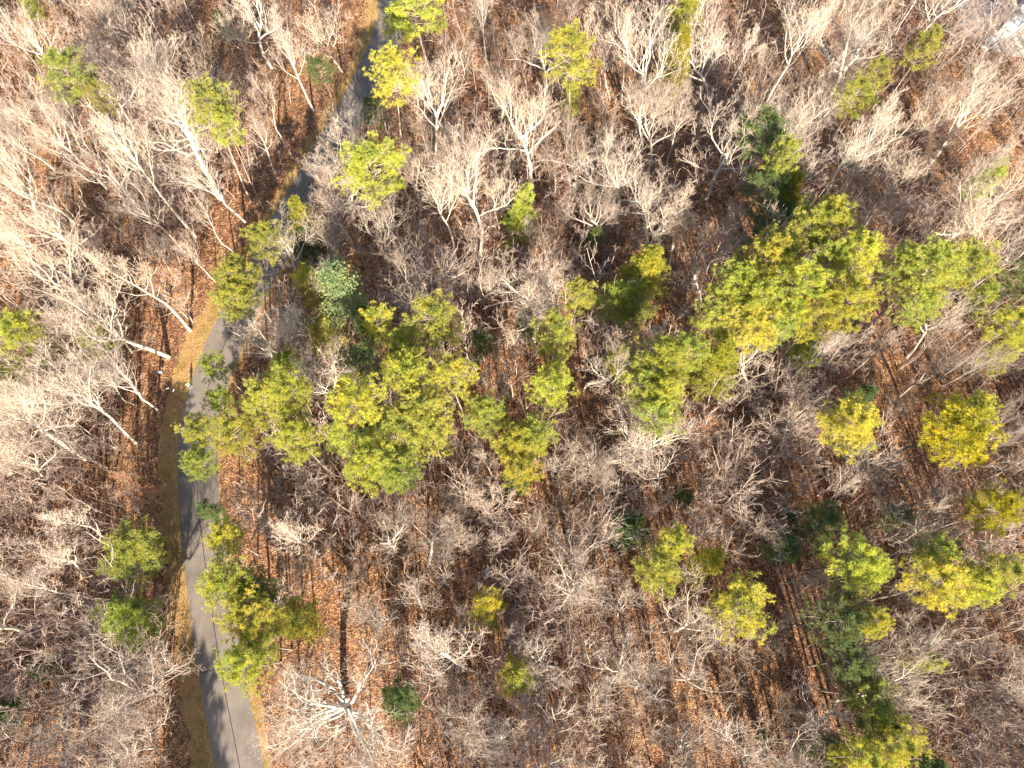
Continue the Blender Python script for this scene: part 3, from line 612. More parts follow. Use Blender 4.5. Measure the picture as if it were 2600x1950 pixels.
# bare trees whose base and top can be read off the photograph: base px, top px, form, tone, label
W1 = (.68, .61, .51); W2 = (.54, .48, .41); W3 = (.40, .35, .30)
BT = [
 ((704,452),(635,270),'straight',W2,None), ((622,563),(415,340),'forked',W1,'pale tree leaning over the left road bank, lowest branches over bare brown ground'),
 ((533,631),(185,230),'straight',W1,'long white trunk running diagonally across the upper left, broken near its top'), ((596,643),(465,455),'slender',W2,None),
 ((871,175),(800,20),'forked',W1,'pale forked tree on the left bank of the upper road'), ((797,281),(720,30),'straight',W2,None), ((748,419),(655,160),'slender',W2,None),
 ((560,500),(385,200),'oak',W1,'broad white fan-shaped tree behind the hazy pine, upper left'), ((429,905),(170,660),'spreading',W1,'white-trunked tree rooted at the left verge just above the person, leaning far left'),
 ((482,839),(235,620),'straight',W1,'straight white trunk rooted beside the coppery beech at the verge'), ((400,1040),(190,870),'forked',W2,None), ((346,1124),(90,940),'forked',W1,'forked pale tree left of the verge, opposite the white yard sign'),
 ((216,1163),(-30,1010),'oak',W1,'massive white tree crossing the left edge, halfway down'), ((549,717),(450,600),'slender',W2,None), ((122,1211),(-60,1160),'spreading',W1,None),
 ((334,894),(150,730),'straight',W2,None), ((250,950),(60,820),'forked',W2,None), ((300,820),(60,590),'spreading',W1,None), ((260,690),(30,500),'spreading',W1,'wide white crown reaching to the left edge, upper left quarter'),
 ((230,395),(60,200),'spreading',W2,None), ((470,640),(300,480),'forked',W1,None), ((180,560),(0,330),'spreading',W1,None), ((330,330),(240,60),'spreading',W1,None), ((450,300),(400,20),'spreading',W1,None),
 ((640,200),(600,10),'forked',W2,None), ((150,250),(60,20),'spreading',W1,None), ((130,700),(-40,560),'forked',W2,None),
 ((1354,484),(1325,190),'spreading',W1,'tall white tree in the upper centre with a thick clean trunk'), ((1110,439),(1075,120),'forked',W1,'slim forked white tree right of the big layered pine'),
 ((1269,346),(1245,160),'forked',W2,None), ((1236,163),(1215,-60),'straight',W2,None), ((1570,586),(1565,350),'spreading',W1,'white tree right of upper centre, one long limb bent to the left'),
 ((1611,350),(1640,20),'spreading',W1,None), ((1582,277),(1600,30),'slender',W1,None), ((1554,256),(1530,60),'slender',W2,None), ((1184,354),(1015,170),'forked',W1,'thick pale trunk bending left towards the flat-topped roadside pine'),
 ((1155,635),(1125,410),'forked',W1,None), ((1220,651),(1180,370),'spreading',W1,None), ((1647,610),(1640,420),'spreading',W1,None), ((1664,606),(1740,490),'spreading',W1,None), ((1454,366),(1440,100),'slender',W2,None),
 ((1944,260),(2045,-30),'forked',W1,'thick straight trunk rising to the top edge, upper right'), ((1936,268),(1925,110),'slender',W2,None), ((1818,301),(1830,20),'spreading',W1,None),
 ((2367,415),(2570,180),'forked',W1,'long white trunk slanting to the right edge, upper right'), ((2066,533),(2225,340),'forked',W1,None), ((2225,525),(2290,390),'forked',W1,None),
 ((2457,610),(2415,470),'oak',W1,'wide white tree near the right edge with a bent pale trunk'), ((2005,468),(1985,260),'oak',W1,'contorted white tree with one dead-straight trunk beside dark pines'),
 ((2107,277),(2150,30),'oak',W1,'large white oak with spreading limbs in the upper right'), ((2270,374),(2380,200),'spreading',W1,None), ((2335,354),(2470,160),'spreading',W2,None),
 ((1035,833),(990,690),'spreading',W2,'round grey crown just above the central group of pines'), ((1216,951),(1160,750),'slender',W1,None), ((1312,951),(1290,850),'slender',W1,None),
 ((1358,860),(1290,690),'oak',W1,'bright white arching oak at the centre of the woods'), ((1575,1175),(1590,1060),'oak',W1,'dense white fan-branched oak below the centre'), ((1537,1200),(1535,1150),'spreading',W2,None),
 ((1428,1240),(1440,1160),'slender',W2,None), ((1240,1230),(1230,1160),'slender',W2,None), ((1225,1330),(1212,1240),'slender',W2,None), 
 ((1895,1010),(2005,880),'spreading',W1,'white fan of branches on twin stems under the great pine mass'), ((1690,1100),(1700,1020),'beech',W2,None),
 ((2400,975),(2520,880),'forked',W3,None), ((2168,1256),(2248,1190),'spreading',W2,None), ((2412,1191),(2610,1060),'forked',W3,'long grey trunk slanting to the right edge below the golden pine'), ((2310,1285),(2450,1200),'forked',W3,None),
 ((1860,1190),(1895,1120),'slender',W2,None), ((1820,1230),(1838,1180),'slender',W2,None), ((2050,950),(2200,850),'slender',W3,None), ((2150,960),(2300,840),'slender',W3,None), ((2240,700),(2330,640),'slender',W3,None),
 ((878,1775),(745,1803),'greatoak',(.74,.66,.55),'great white spreading oak beside the lower road, seen from above'),
 ((305,1784),(235,1760),'oak',W2,'broad grey fan-shaped tree left of the lower road, near the bottom'), ((260,1364),(125,1290),'straight',W1,'straight white trunk lying towards the left edge beside the rounded pine'), ((216,1459),(50,1405),'forked',W1,None),
 ((220,1514),(20,1460),'straight',W2,None), ((238,1680),(90,1650),'slender',W2,None), ((810,1406),(705,1335),'straight',W1,'thick pale leaning trunk right of the lower road, over orange leaves'), ((773,1564),(700,1505),'slender',W1,None), ((407,1833),(290,1830),'slender',W2,None), ((400,1700),(385,1650),'slender',W1,None),
 ((30,1620),(-40,1590),'spreading',W1,None), ((380,1900),(300,1930),'forked',W2,None),
 ((1420,1545),(1412,1505),'spreading',W1,'white tree with a thick pale hub in the lower centre'), ((1478,1515),(1474,1480),'spreading',W2,None), ((1460,1420),(1458,1385),'spreading',W2,None), ((1422,1700),(1420,1686),'spreading',W2,'star-shaped grey tree seen straight down, lower centre'),
 ((1196,1699),(1125,1580),'straight',W2,'grey tree with a leaning trunk and feathery crown beside the lime pine'), ((1570,1564),(1600,1510),'slender',W2,None), ((1585,1705),(1582,1690),'spreading',W2,None), ((1615,1745),(1622,1735),'spreading',W3,None),
 ((1715,1600),(1745,1555),'spreading',W1,'bright white star-shaped tree left of the lone diamond-shaped pine'), ((1125,1480),(1110,1448),'slender',W2,None), ((1090,1430),(1070,1390),'spreading',W2,None), ((1135,1410),(1125,1370),'slender',W2,None),
 ((1275,1410),(1266,1370),'slender',W2,None), ((1185,1400),(1173,1355),'slender',W2,None), ((1290,1470),(1280,1435),'slender',W2,None), ((1035,1680),(1002,1635),'slender',W2,None), ((1500,1828),(1502,1822),'slender',W1,None), ((1452,1745),(1453,1740),'slender',W2,None),
 ((1140,1730),(1132,1724),'slender',W2,None), ((1168,1778),(1166,1775),'slender',W3,None), ((1318,1775),(1318,1772),'slender',W2,None), ((1346,1852),(1347,1860),'slender',W2,None), ((1255,1880),(1250,1910),'forked',W1,None), ((1180,1860),(1165,1890),'spreading',W2,None),
 ((1395,1880),(1405,1910),'spreading',W2,None), ((1075,1550),(1040,1510),'slender',W2,None), ((965,1380),(935,1320),'spreading',W1,'white spreading tree above the great oak, over orange leaves'), ((1655,1715),(1668,1700),'slender',W2,None),
 ((1781,1646),(1860,1615),'forked',W2,None), ((2225,1660),(2320,1640),'spreading',W2,None), ((2115,1780),(2350,1750),'forked',W1,'long white trunk lying left to right under the lower right pines'), ((2461,1727),(2630,1710),'forked',W2,None), ((2410,1665),(2500,1632),'slender',W2,None),
 ((1818,1860),(1915,1870),'forked',W1,'grey-stemmed tree near the bottom edge, leaning right'), ((2033,1837),(2110,1838),'spreading',W3,None), ((1944,1912),(2005,1930),'spreading',W2,None), ((1720,1910),(1790,1925),'forked',W2,None), ((1970,1805),(1985,1795),'slender',W2,None),
 ((2270,1377),(2390,1320),'spreading',W2,None), ((2461,1401),(2580,1370),'spreading',W2,None), ((1985,1580),(2000,1565),'slender',W3,None), ((1907,1377),(1965,1340),'slender',W2,None), ((1730,1720),(1742,1700),'spreading',W2,None), ((2440,1330),(2600,1290),'slender',W2,None),
 ((488,819),(400,660),'beech',W2,'coppery beech with dead leaves beside the verge at the road bend'), ((360,1250),(300,1215),'beech',W2,'coppery beech left of the verge below the person'), ((420,1280),(340,1250),'beech',W3,None), ((770,1010+450),(760,1440),'slender',W2,None),
 ((1800,1080),(1812,1060),'beech',W3,None), ((830,500),(812,440),'beech',W2,'pinkish leafy beech overhanging the shaded upper road'), ((1010,600),(960,440),'spreading',W2,None), ((900,640),(850,470),'spreading',W2,None), ((780,720),(700,580),'spreading',W1,'white branching tree over the green pines at the road bend'),
 ((820,900),(665,800),'forked',W1,'white antler-like tree right of the road at the bend'), ((720,960),(590,880),'spreading',W1,'white branching tree reaching towards the person from the right'), ((855,935),(820,840),'spreading',W1,'white tree with steep twigs below the sage-green tree'),
 ((950,560),(830,400),'spreading',W2,None), ((930,430),(905,300),'spreading',W2,None), ((900,560),(865,430),'spreading',W1,None), ((850,650),(815,530),'forked',W2,None), ((920,520),(860,360),'spreading',W1,'white branching tree right of the upper road, touching the layered pine'),
]
def height_from(bx, by, tx, ty):
    b = at(bx, by)
    best = (1e9, 10)
    for k in range(12, 66):
        h = k*.5; q = pix((b.x, b.y, h)); e = (q[0]-tx)**2+(q[1]-ty)**2
        if e < best[0]: best = (e, h)
    h = best[1]
    return b, h
for (bpx, tpx, form, tone, lab) in BT:
    b, h = height_from(*bpx, *tpx)
    pl = BP[form]
    P = fr.choice(pl)
    lo, hi = {'spreading': (17, 25), 'forked': (18, 27), 'straight': (20, 27), 'slender': (11, 17), 'beech': (9, 14), 'oak': (21, 27), 'greatoak': (21, 23)}[form]
    h = min(hi, max(lo, h))
    hub = {'spreading': .68, 'forked': .72, 'straight': .75, 'slender': .75, 'beech': .6, 'oak': .7, 'greatoak': .6}[form]*h
    t = at(tpx[0], tpx[1], h*.97)
    lean = ((t.x-b.x)/h, (t.y-b.y)/h); ll = math.hypot(*lean)
    if ll > .22: lean = (lean[0]/ll*.22, lean[1]/ll*.22)
    # keep the crown where the photograph has it: shift the foot by what the capped lean leaves over
    top = Vector((b.x+lean[0]*h, b.y+lean[1]*h, 0)); sh = (Vector((t.x, t.y, 0))-top)*.6
    x, y = b.x+sh.x, b.y+sh.y
    if in_verge(x, y, .3): x, y = b.x, b.y
    s = h/P['H']; sx = s*fr.uniform(.92, 1.12)*(1.2 if form == 'oak' else 1)
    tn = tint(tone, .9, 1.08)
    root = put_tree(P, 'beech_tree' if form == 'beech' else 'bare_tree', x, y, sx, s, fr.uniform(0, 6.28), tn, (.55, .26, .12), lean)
    q = pix((x+lean[0]*hub, y+lean[1]*hub, hub))
    records.append(dict(root=root, fam='bare', px=q[0], py=q[1], lab=lab, tone={W2: 'pale grey', W3: 'grey'}.get(tone, 'white'), noun='coppery beech' if form == 'beech' else {'spreading': 'spreading bare tree', 'forked': 'forked bare tree', 'straight': 'straight bare tree', 'slender': 'slender bare tree', 'oak': 'broad bare oak', 'greatoak': 'great bare oak'}[form], cat='beech tree' if form == 'beech' else 'bare tree'))
n_bare = len([r for r in records if r['fam'] == 'bare'])

# further bare trees that fill the wood inside the frame
VLpx = [pix(v) for v in VL[::4]]
def inframe(x, y, z=0, m=0):
    q = pix((x, y, z)); return -m < q[0] < 2600+m and -m < q[1] < 1950+m
tries = 0
ev_pts = np.array([(r['root'].location.x, r['root'].location.y) for r in records if r['fam'] == 'ev'])
bare_pts = [(r['root'].location.x, r['root'].location.y) for r in records if r['fam'] == 'bare']
while n_bare < 300 and tries < 60000:
    tries += 1
    hpx, hpy = fr.uniform(-60, 2660), fr.uniform(-60, 2010)
    h = fr.choice((11, 13, 15, 17, 19, 22)) if hpy < 1150 else fr.choice((8, 10, 12, 13, 15, 18)); p = at(hpx, hpy, h*.7)
    if fr.random() > (130/pix(p)[2])**-2.0*1.35: continue
    if in_verge(p.x, p.y, 1.5): continue
    # the lower centre is thinner than the upper left
    dmin = 3.6 if hpx < 900 and hpy < 1200 else 4.3
    ba = np.array(bare_pts)
    if ((ba-np.array([p.x, p.y]))**2).sum(1).min() < dmin**2: continue
    if ((ev_pts-np.array([p.x, p.y]))**2).sum(1).min() < 3.0**2: continue
    # the open bank left of the upper road, and the strip of road and verge itself, stay clear
    near = min(VLpx, key=lambda q: abs(q[1]-hpy))
    if hpy < 900 and near[0]-(150 if 230 < hpy < 640 else 45) < hpx < near[0]+(130 if hpy < 300 or hpy > 780 else 70): continue
    if hpy < 900 and road_dist(p.x, p.y) < 11: continue
    if hpx < 720 and hpy > 780 and hpx > 380+.06*(hpy-1000) and hpx < 640+.0*(hpy): 
        if fr.random() < .9: continue
    if hpx > 2460 and hpy < 170: continue
    form = fr.choice(('slender', 'slender') if h < 16 else ('spreading', 'forked', 'straight', 'spreading')); P = fr.choice(BP[form])
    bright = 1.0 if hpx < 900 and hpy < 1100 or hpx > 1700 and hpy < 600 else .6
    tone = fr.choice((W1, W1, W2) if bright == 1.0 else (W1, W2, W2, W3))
    s = h/P['H']; lean = (fr.gauss(0, .035), fr.gauss(0, .035))
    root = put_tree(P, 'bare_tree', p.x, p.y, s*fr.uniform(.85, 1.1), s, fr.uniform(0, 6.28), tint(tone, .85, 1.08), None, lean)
    bare_pts.append((p.x, p.y)); n_bare += 1
    records.append(dict(root=root, fam='bare', px=hpx, py=hpy, lab=None, tone={W2: 'pale grey', W3: 'grey'}.get(tone, 'white'), noun={'spreading': 'spreading bare tree', 'forked': 'forked bare tree', 'straight': 'straight bare tree', 'slender': 'slender bare tree'}[form], cat='bare tree'))

# ------------------------------------------------------------------ stuff: brush, outer wood, fallen leaves
def gn_scatter(name, P, meshes, smin, smax, label, cat, seed=1, tilt=.12):
    c = bpy.data.collections.new(name+'_source')
    for k, me in enumerate(meshes):
        o = bpy.data.objects.new(f'{name}_source', me); c.objects.link(o)
    me = bpy.data.meshes.new(name); me.from_pydata([tuple(p) for p in P], [], [])
    o = link(name, me)
    ng = bpy.data.node_groups.new(name, 'GeometryNodeTree')
    ng.interface.new_socket('Geometry', in_out='INPUT', socket_type='NodeSocketGeometry'); ng.interface.new_socket('Geometry', in_out='OUTPUT', socket_type='NodeSocketGeometry')
    N = ng.nodes; L = ng.links; gi = N.new('NodeGroupInput'); go = N.new('NodeGroupOutput')
    ci = N.new('GeometryNodeCollectionInfo'); ci.inputs[0].default_value = c; ci.inputs['Separate Children'].default_value = True; ci.inputs['Reset Children'].default_value = True
    iop = N.new('GeometryNodeInstanceOnPoints'); iop.inputs['Pick Instance'].default_value = True
    ri = N.new('FunctionNodeRandomValue'); ri.data_type = 'INT'; ri.inputs['Min'].default_value = 0; ri.inputs['Max'].default_value = len(meshes)-1; ri.inputs['Seed'].default_value = seed
    rr = N.new('FunctionNodeRandomValue'); rr.data_type = 'FLOAT_VECTOR'; rr.inputs['Min'].default_value = (-tilt, -tilt, 0); rr.inputs['Max'].default_value = (tilt, tilt, 6.283); rr.inputs['Seed'].default_value = seed+1
    rs = N.new('FunctionNodeRandomValue'); rs.data_type = 'FLOAT'; rs.inputs[2].default_value = smin; rs.inputs[3].default_value = smax; rs.inputs['Seed'].default_value = seed+2
    L.new(gi.outputs[0], iop.inputs['Points']); L.new(ci.outputs[0], iop.inputs['Instance']); L.new(ri.outputs[2], iop.inputs['Instance Index'])
    L.new(rr.outputs[0], iop.inputs['Rotation']); L.new(rs.outputs[1], iop.inputs['Scale']); L.new(iop.outputs[0], go.inputs[0])
    md = o.modifiers.new('scatter', 'NODES'); md.node_group = ng
    tag(o, label, cat, kind='stuff'); return o
br = random.Random(77); pts = []
while len(pts) < 5000:
    p = at(br.uniform(-150, 2750), br.uniform(-120, 2080)); 
    if br.random() > (90/pix(p)[2])**-2*.75: continue
    if in_verge(p.x, p.y, .8) or (p.y > 20 and road_dist(p.x, p.y) < 10 and br.random() < .85): continue
    if math.sin(p.x*.12+1)*math.cos(p.y*.09)+.35*math.sin(p.x*.31+p.y*.2) < br.uniform(-1.1, .6)+(.35 if p.y < 15 and -40 < p.x < 45 else 0): continue
    pts.append((p.x, p.y, gz(p.x, p.y)))
gn_scatter('underbrush', pts, SAP, .6, 1.15, 'thin leafless saplings and twiggy underbrush covering the forest floor', 'underbrush', 4)
# the wood going on beyond the frame (it also throws the shadows that fall in at the bottom)
def merged(P, needles=False):
    parts = [P['trunk'], P['crown']]+([P['twigs']] if 'twigs' in P else [])+([P['leaves']] if 'leaves' in P else [])
    bm = bmesh.new()
    ms = []
    for k, me in enumerate(parts):
        n0 = len(bm.faces); bm.from_mesh(me); bm.faces.ensure_lookup_table()
        for f in bm.faces[n0:]: f.material_index = 1 if me.name.startswith('needles') else 0
    me = bpy.data.meshes.new('wood_tree'); bm.to_mesh(me); bm.free(); me.materials.append(M['woodbark']); me.materials.append(M['woodneedles']); return me
outer = [merged(BP['forked'][1]), merged(BP['straight'][1]), merged(EP['pine'][0]), merged(BP['slender'][2]), merged(BP['spreading'][0])]
pts = []
while len(pts) < 650:
    x, y = br.uniform(-150, 150), br.uniform(-85, 170)
    if inframe(x, y, 0, 20) or inframe(x, y, 14, 10) or inframe(x, y, 21, 0) or in_verge(x, y, 2.5): continue
    if any(in_verge(x-math.sin(SUN_AZ)*k*2, y+math.cos(SUN_AZ)*k*2, 3.0) for k in (8, 12, 16, 20, 23)): continue
    ok = at(860, 1790); ax, ay = x-ok.x, y-ok.y; tt = ax*math.sin(SUN_AZ)-ay*math.cos(SUN_AZ)
    if 0 < tt < 48 and abs(ax*math.cos(SUN_AZ)+ay*math.sin(SUN_AZ)) < 12: continue
    pts.append((x, y, gz(x, y)))
gn_scatter('outer_woodland', pts, outer, .75, 1.0, 'mixed woodland going on beyond the edges of the picture', 'woodland', 9, .04)
# tall pines south of the frame whose shadows lie along the left side of the lower road
pts = []
for tx, ty in ((478, 1630), (500, 1690), (482, 1740), (508, 1800), (465, 1840), (512, 1900), (495, 1960)):
    t = at(tx, ty); h = 21.0
    x, y = t.x+math.sin(SUN_AZ)*h*2.05, t.y-math.cos(SUN_AZ)*h*2.05
    while road_dist(x, y) < RW/2+.8: x -= .4
    if not inframe(x, y, h, 0): pts.append((x, y, 0))
    else: print('in frame', tx, ty)
gn_scatter('outer_pines', pts, [outer[2]], .84, .90, 'tall pines standing just below the bottom edge of the picture', 'woodland', 21, .03)
# loose dead leaves
N = 42000; P = []
lr = np.random.default_rng(8)
cand = [at(a, b) for a, b in zip(lr.uniform(-40, 2640, N), lr.uniform(-40, 1990, N))]
for p in cand:
    s_in = in_verge(p.x, p.y, -lr.uniform(0, 2.4))
    if s_in and lr.random() > .06: continue
    P.append((p.x, p.y, gz(p.x, p.y)+.05+(.045 if s_in else 0)))
P = np.array(P)
me = quads_mesh('fallen_leaves', P, .13, M['dryleaf'], .25)
# colour the leaves one by one through an attribute
at_ = me.attributes.new('tone', 'FLOAT', 'FACE'); at_.data.foreach_set('value', lr.uniform(0, 1, len(P)).astype(np.float32))
nt = M['dryleaf'].node_tree; an = nt.nodes.new('ShaderNodeAttribute'); an.attribute_name = 'tone'
rp = [n for n in nt.nodes if n.type == 'VALTORGB'][0]; nt.links.new(an.outputs['Fac'], rp.inputs[0])
tag(link('fallen_leaves', me), 'loose dead brown and orange leaves lying over the ground', 'fallen leaves', kind='stuff')

# tufts of dry grass on the verge
TP = []
while len(TP) < 11000:
    k = int(lr.integers(60, len(E)-40)); w = wv[k] if lr.random() < .82 else -RW-wr[k]-.0
    q = E[k]-EN[k]*(lr.uniform(.05, 1.12)*w) if w > 0 else RightE[k]+EN[k]*lr.uniform(.05, 1.15)*(-w-RW)
    q = q+Vector((lr.normal(0, .3), lr.normal(0, .3), 0))
    if abs((q-RightE[k]).dot(EN[k])+RW/2) < RW/2: continue
    TP.append((q.x, q.y, .01))
Vf, Qf = tufts_np(TP, [(0, 0, 1)]*len(TP), .17, .035, 5, .5)
M['drygrass'] = twig_mat('dry_grass_blades', (0.22, 0.15, 0.05), (0.52, 0.38, 0.19))
me = mesh_np('grass_tufts', Vf, Qf, mats=[M['drygrass']])
at2 = me.attributes.new('tone', 'FLOAT', 'FACE'); at2.data.foreach_set('value', np.repeat(lr.uniform(0, 1, len(TP)), 5).astype(np.float32))
nt = M['drygrass'].node_tree; an = nt.nodes.new('ShaderNodeAttribute'); an.attribute_name = 'tone'
rp = [n for n in nt.nodes if n.type == 'VALTORGB'][0]; nt.links.new(an.outputs['Fac'], rp.inputs[0])
tag(link('grass_tufts', me), 'tufts of dry golden grass along the road verges', 'grass', kind='stuff')

# ------------------------------------------------------------------ fallen logs, stump, small things
def log_thing(a, b, r0, name, label, colr, stubs=2, lift=.12, cat='fallen log'):
    A, B = at(*a, lift), at(*b, lift); r = random.Random(int(a[0])); n = 8
    L = (B-A); o = link(name, None, loc=(A.x, A.y, gz(A.x, A.y)))
    pts = [Vector((0, 0, r0*.8))+Vector((L.x, L.y, 0))*(k/n)+Vector((r.gauss(0, .05), r.gauss(0, .05), 0)) for k in range(n+1)]
    V, Q = tubes_np([(pts, [r0*(1-.55*k/n) for k in range(n+1)], 8)]); me = mesh_np('stem', V, Q, mats=[M['bark']], smooth=True)
    t = link('stem', me, o); t.color = (*colr, 1)
    for s in range(stubs):
        q = pts[2+s*2]; d = Vector((r.uniform(-1, 1), r.uniform(-1, 1), .5)).normalized()
        V, Q = tubes_np([([q, q+d*.8, q+d*1.7+Vector((0, 0, .2))], [r0*.4, r0*.28, r0*.12], 5)])
        c = link('branch_stub', mesh_np('branch_stub', V, Q, mats=[M['bark']], smooth=True), o); c.color = (*colr, 1)
    tag(o, label, cat, 'fallen logs on the forest floor'); return o
log_thing((1344,1416),(1322,1520),.20,'fallen_log','dark fallen log lying among trunk shadows in the lower centre',(.22,.15,.11))
log_thing((1306,1621),(1281,1668),.18,'fallen_log','short pale-topped log below the small lime pine',(.40,.30,.22))
log_thing((301,366),(411,419),.22,'fallen_log','yellowish broken log beside the long white trunk, upper left',(.50,.38,.18), 1)
log_thing((1891,1043),(1985,1049),.14,'fallen_log','thin straight log lying level under the great pine mass',(.42,.33,.28), 1)
log_thing((1100,686),(1150,675),.16,'fallen_log','reddish log lying level just above the central pines',(.45,.26,.17), 1)
log_thing((1042,702),(1062,696),.30,'fallen_log','stubby dark log beside a shaded hollow above the central pines',(.14,.10,.08), 0)
log_thing((1525,1375),(1575,1400),.17,'fallen_log','dark V-shaped log left of the round holly, lower centre',(.16,.11,.09), 2)
log_thing((2030,1148),(2066,1143),.13,'fallen_log','short grey log below the star-shaped pine',(.40,.35,.32), 1)
log_thing((160,1110),(215,1100),.14,'fallen_log','short pale log in the left woods opposite the verge',(.5,.42,.34), 1)
# stump
sx = at(1238, 1450); st = link('tree_stump', None, loc=(sx.x, sx.y, gz(sx.x, sx.y)))
V, Q = tubes_np([([Vector((0, 0, -.1)), Vector((0, 0, .12)), Vector((.02, 0, .45)), Vector((.02, .02, .5))], [.55, .36, .28, .001], 10)])
t = link('stem', mesh_np('stem', V, Q, mats=[M['bark']]), st); t.color = (.62, .55, .47, 1)
for k in range(4):
    a = k*1.6; V, Q = tubes_np([([Vector((math.cos(a)*.2, math.sin(a)*.2, .15)), Vector((math.cos(a)*.6, math.sin(a)*.6, .05)), Vector((math.cos(a)*.95, math.sin(a)*.9, -.08))], [.16, .10, .04], 5)])
    t = link('root', mesh_np('root', V, Q, mats=[M['bark']]), st); t.color = (.58, .52, .45, 1)
tag(st, 'small pale broken stump in the orange leaves, lower centre', 'tree stump')

def bx(bm, x0, x1, y0, y1, z0, z1, bev=0.0):
    r = bmesh.ops.create_cube(bm, size=1); vs = r['verts']
    bmesh.ops.scale(bm, vec=(x1-x0, y1-y0, z1-z0), verts=vs); bmesh.ops.translate(bm, vec=((x0+x1)/2, (y0+y1)/2, (z0+z1)/2), verts=vs)
    if bev:
        es = list({e for v in vs for e in v.link_edges}); bmesh.ops.bevel(bm, geom=es, offset=bev, segments=2, affect='EDGES')
def bmobj(name, fn, m, parent, smooth=False):
    bm = bmesh.new(); fn(bm); me = bpy.data.meshes.new(name); bm.to_mesh(me); bm.free(); me.materials.append(m)
    for p in me.polygons: p.use_smooth = smooth
    return link(name, me, parent)
M['white'] = plain('white_panel', (.82, .82, .82), .5); M['blue'] = plain('blue_panel', (.02, .22, .45), .5); M['post'] = plain('pale_wood_post', (.55, .42, .25)); M['wire'] = plain('steel_wire', (.35, .35, .36), .4, .5)
M['greyside'] = plain('grey_panel_back', (.40, .42, .45), .5)
p = at(412, 949)
s = link('marker_sign', None, loc=(p.x, p.y, 0)); s.rotation_euler = (0, 0, R(30))
bmobj('post', lambda b: bx(b, -.04, .04, -.04, .04, -.2, 1.1), M['post'], s)
bmobj('blue_panel', lambda b: bx(b, -.17, .17, -.075, -.045, .72, 1.12, .006), M['blue'], s)
bmobj('white_panel', lambda b: bx(b, -.17, .17, -.073, -.047, .55, .717, .006), M['white'], s)
tag(s, 'small blue and white marker sign on a pale post left of the verge', 'sign')
p = at(430, 990)
s = link('yard_sign', None, loc=(p.x, p.y, 0)); s.rotation_euler = (0, 0, R(25))
bmobj('panel', lambda b: bx(b, -.24, .24, -.008, .008, .3, .72, .003), M['white'], s)
for q in (-.2, .2): bmobj('wire_leg', lambda b, q=q: bx(b, q-.006, q+.006, .010, .022, -.15, .7), M['wire'], s)
tag(s, 'white yard sign on wire legs at the left edge of the dry grass verge', 'sign')
p = at(444, 994)
s = link('yard_sign', None, loc=(p.x, p.y, 0)); s.rotation_euler = (0, 0, R(74))
bmobj('panel', lambda b: bx(b, -.22, .22, -.008, .008, .25, .62, .003), M['white'], s)
for q in (-.18, .18): bmobj('wire_leg', lambda b, q=q: bx(b, q-.006, q+.006, .010, .022, -.15, .6), M['wire'], s)
tag(s, 'thin white yard sign turned edge-on, right one of the two on the verge', 'sign')
p = at(747, 1818)
s = link('utility_box', None, loc=(p.x, p.y, 0)); M['paleblue'] = plain('pale_blue_plastic', (.35, .62, .72), .5)
bmobj('body', lambda b: bx(b, -.13, .13, -.12, .12, -.1, .30, .02), M['paleblue'], s); bmobj('lid', lambda b: bx(b, -.15, .15, -.14, .14, .303, .35, .015), M['white'], s)
tag(s, 'small pale blue box on the ground beneath the great white oak', 'box')

# ------------------------------------------------------------------ person standing on the road edge, looking up, holding a controller
def skin_mesh(name, verts, edges, radii, root=0, levels=1):
    me = bpy.data.meshes.new(name); me.from_pydata(verts, edges, []); o = bpy.data.objects.new(name, me); col.objects.link(o)
    sk = o.modifiers.new('skin', 'SKIN'); sb = o.modifiers.new('sub', 'SUBSURF'); sb.levels = levels; sb.render_levels = levels
    me.skin_vertices[0]  # layer comes with the modifier
    for k, r in enumerate(radii): me.skin_vertices[0].data[k].radius = (r, r) if not isinstance(r, tuple) else r
    me.skin_vertices[0].data[root].use_root = True
    dg = bpy.context.evaluated_depsgraph_get(); ev = o.evaluated_get(dg); out = bpy.data.meshes.new_from_object(ev)
    bpy.data.objects.remove(o); out.name = name
    for p_ in out.polygons: p_.use_smooth = True
    return out
M['skinc'] = plain('skin', (.62, .36, .27), .6, .3, n=.05); M['jeans'] = plain('blue_denim', (.14, .26, .44), .9, n=.2, sc=30); M['shirt'] = plain('yellow_green_jacket', (.50, .52, .20), .9, n=.15)
M['black'] = plain('black_cloth', (.02, .02, .022), .9); M['shoe'] = plain('beige_shoe', (.60, .54, .44), .8); M['bluecloth'] = plain('blue_collar', (.12, .24, .45), .9); M['dkplastic'] = plain('dark_plastic', (.03, .03, .035), .4, .5)
V_, E_, R_ = [], [], []
def sv(p, r, parent=None):
    V_.append(p); R_.append(r)
    if parent is not None: E_.append((parent, len(V_)-1))
    return len(V_)-1
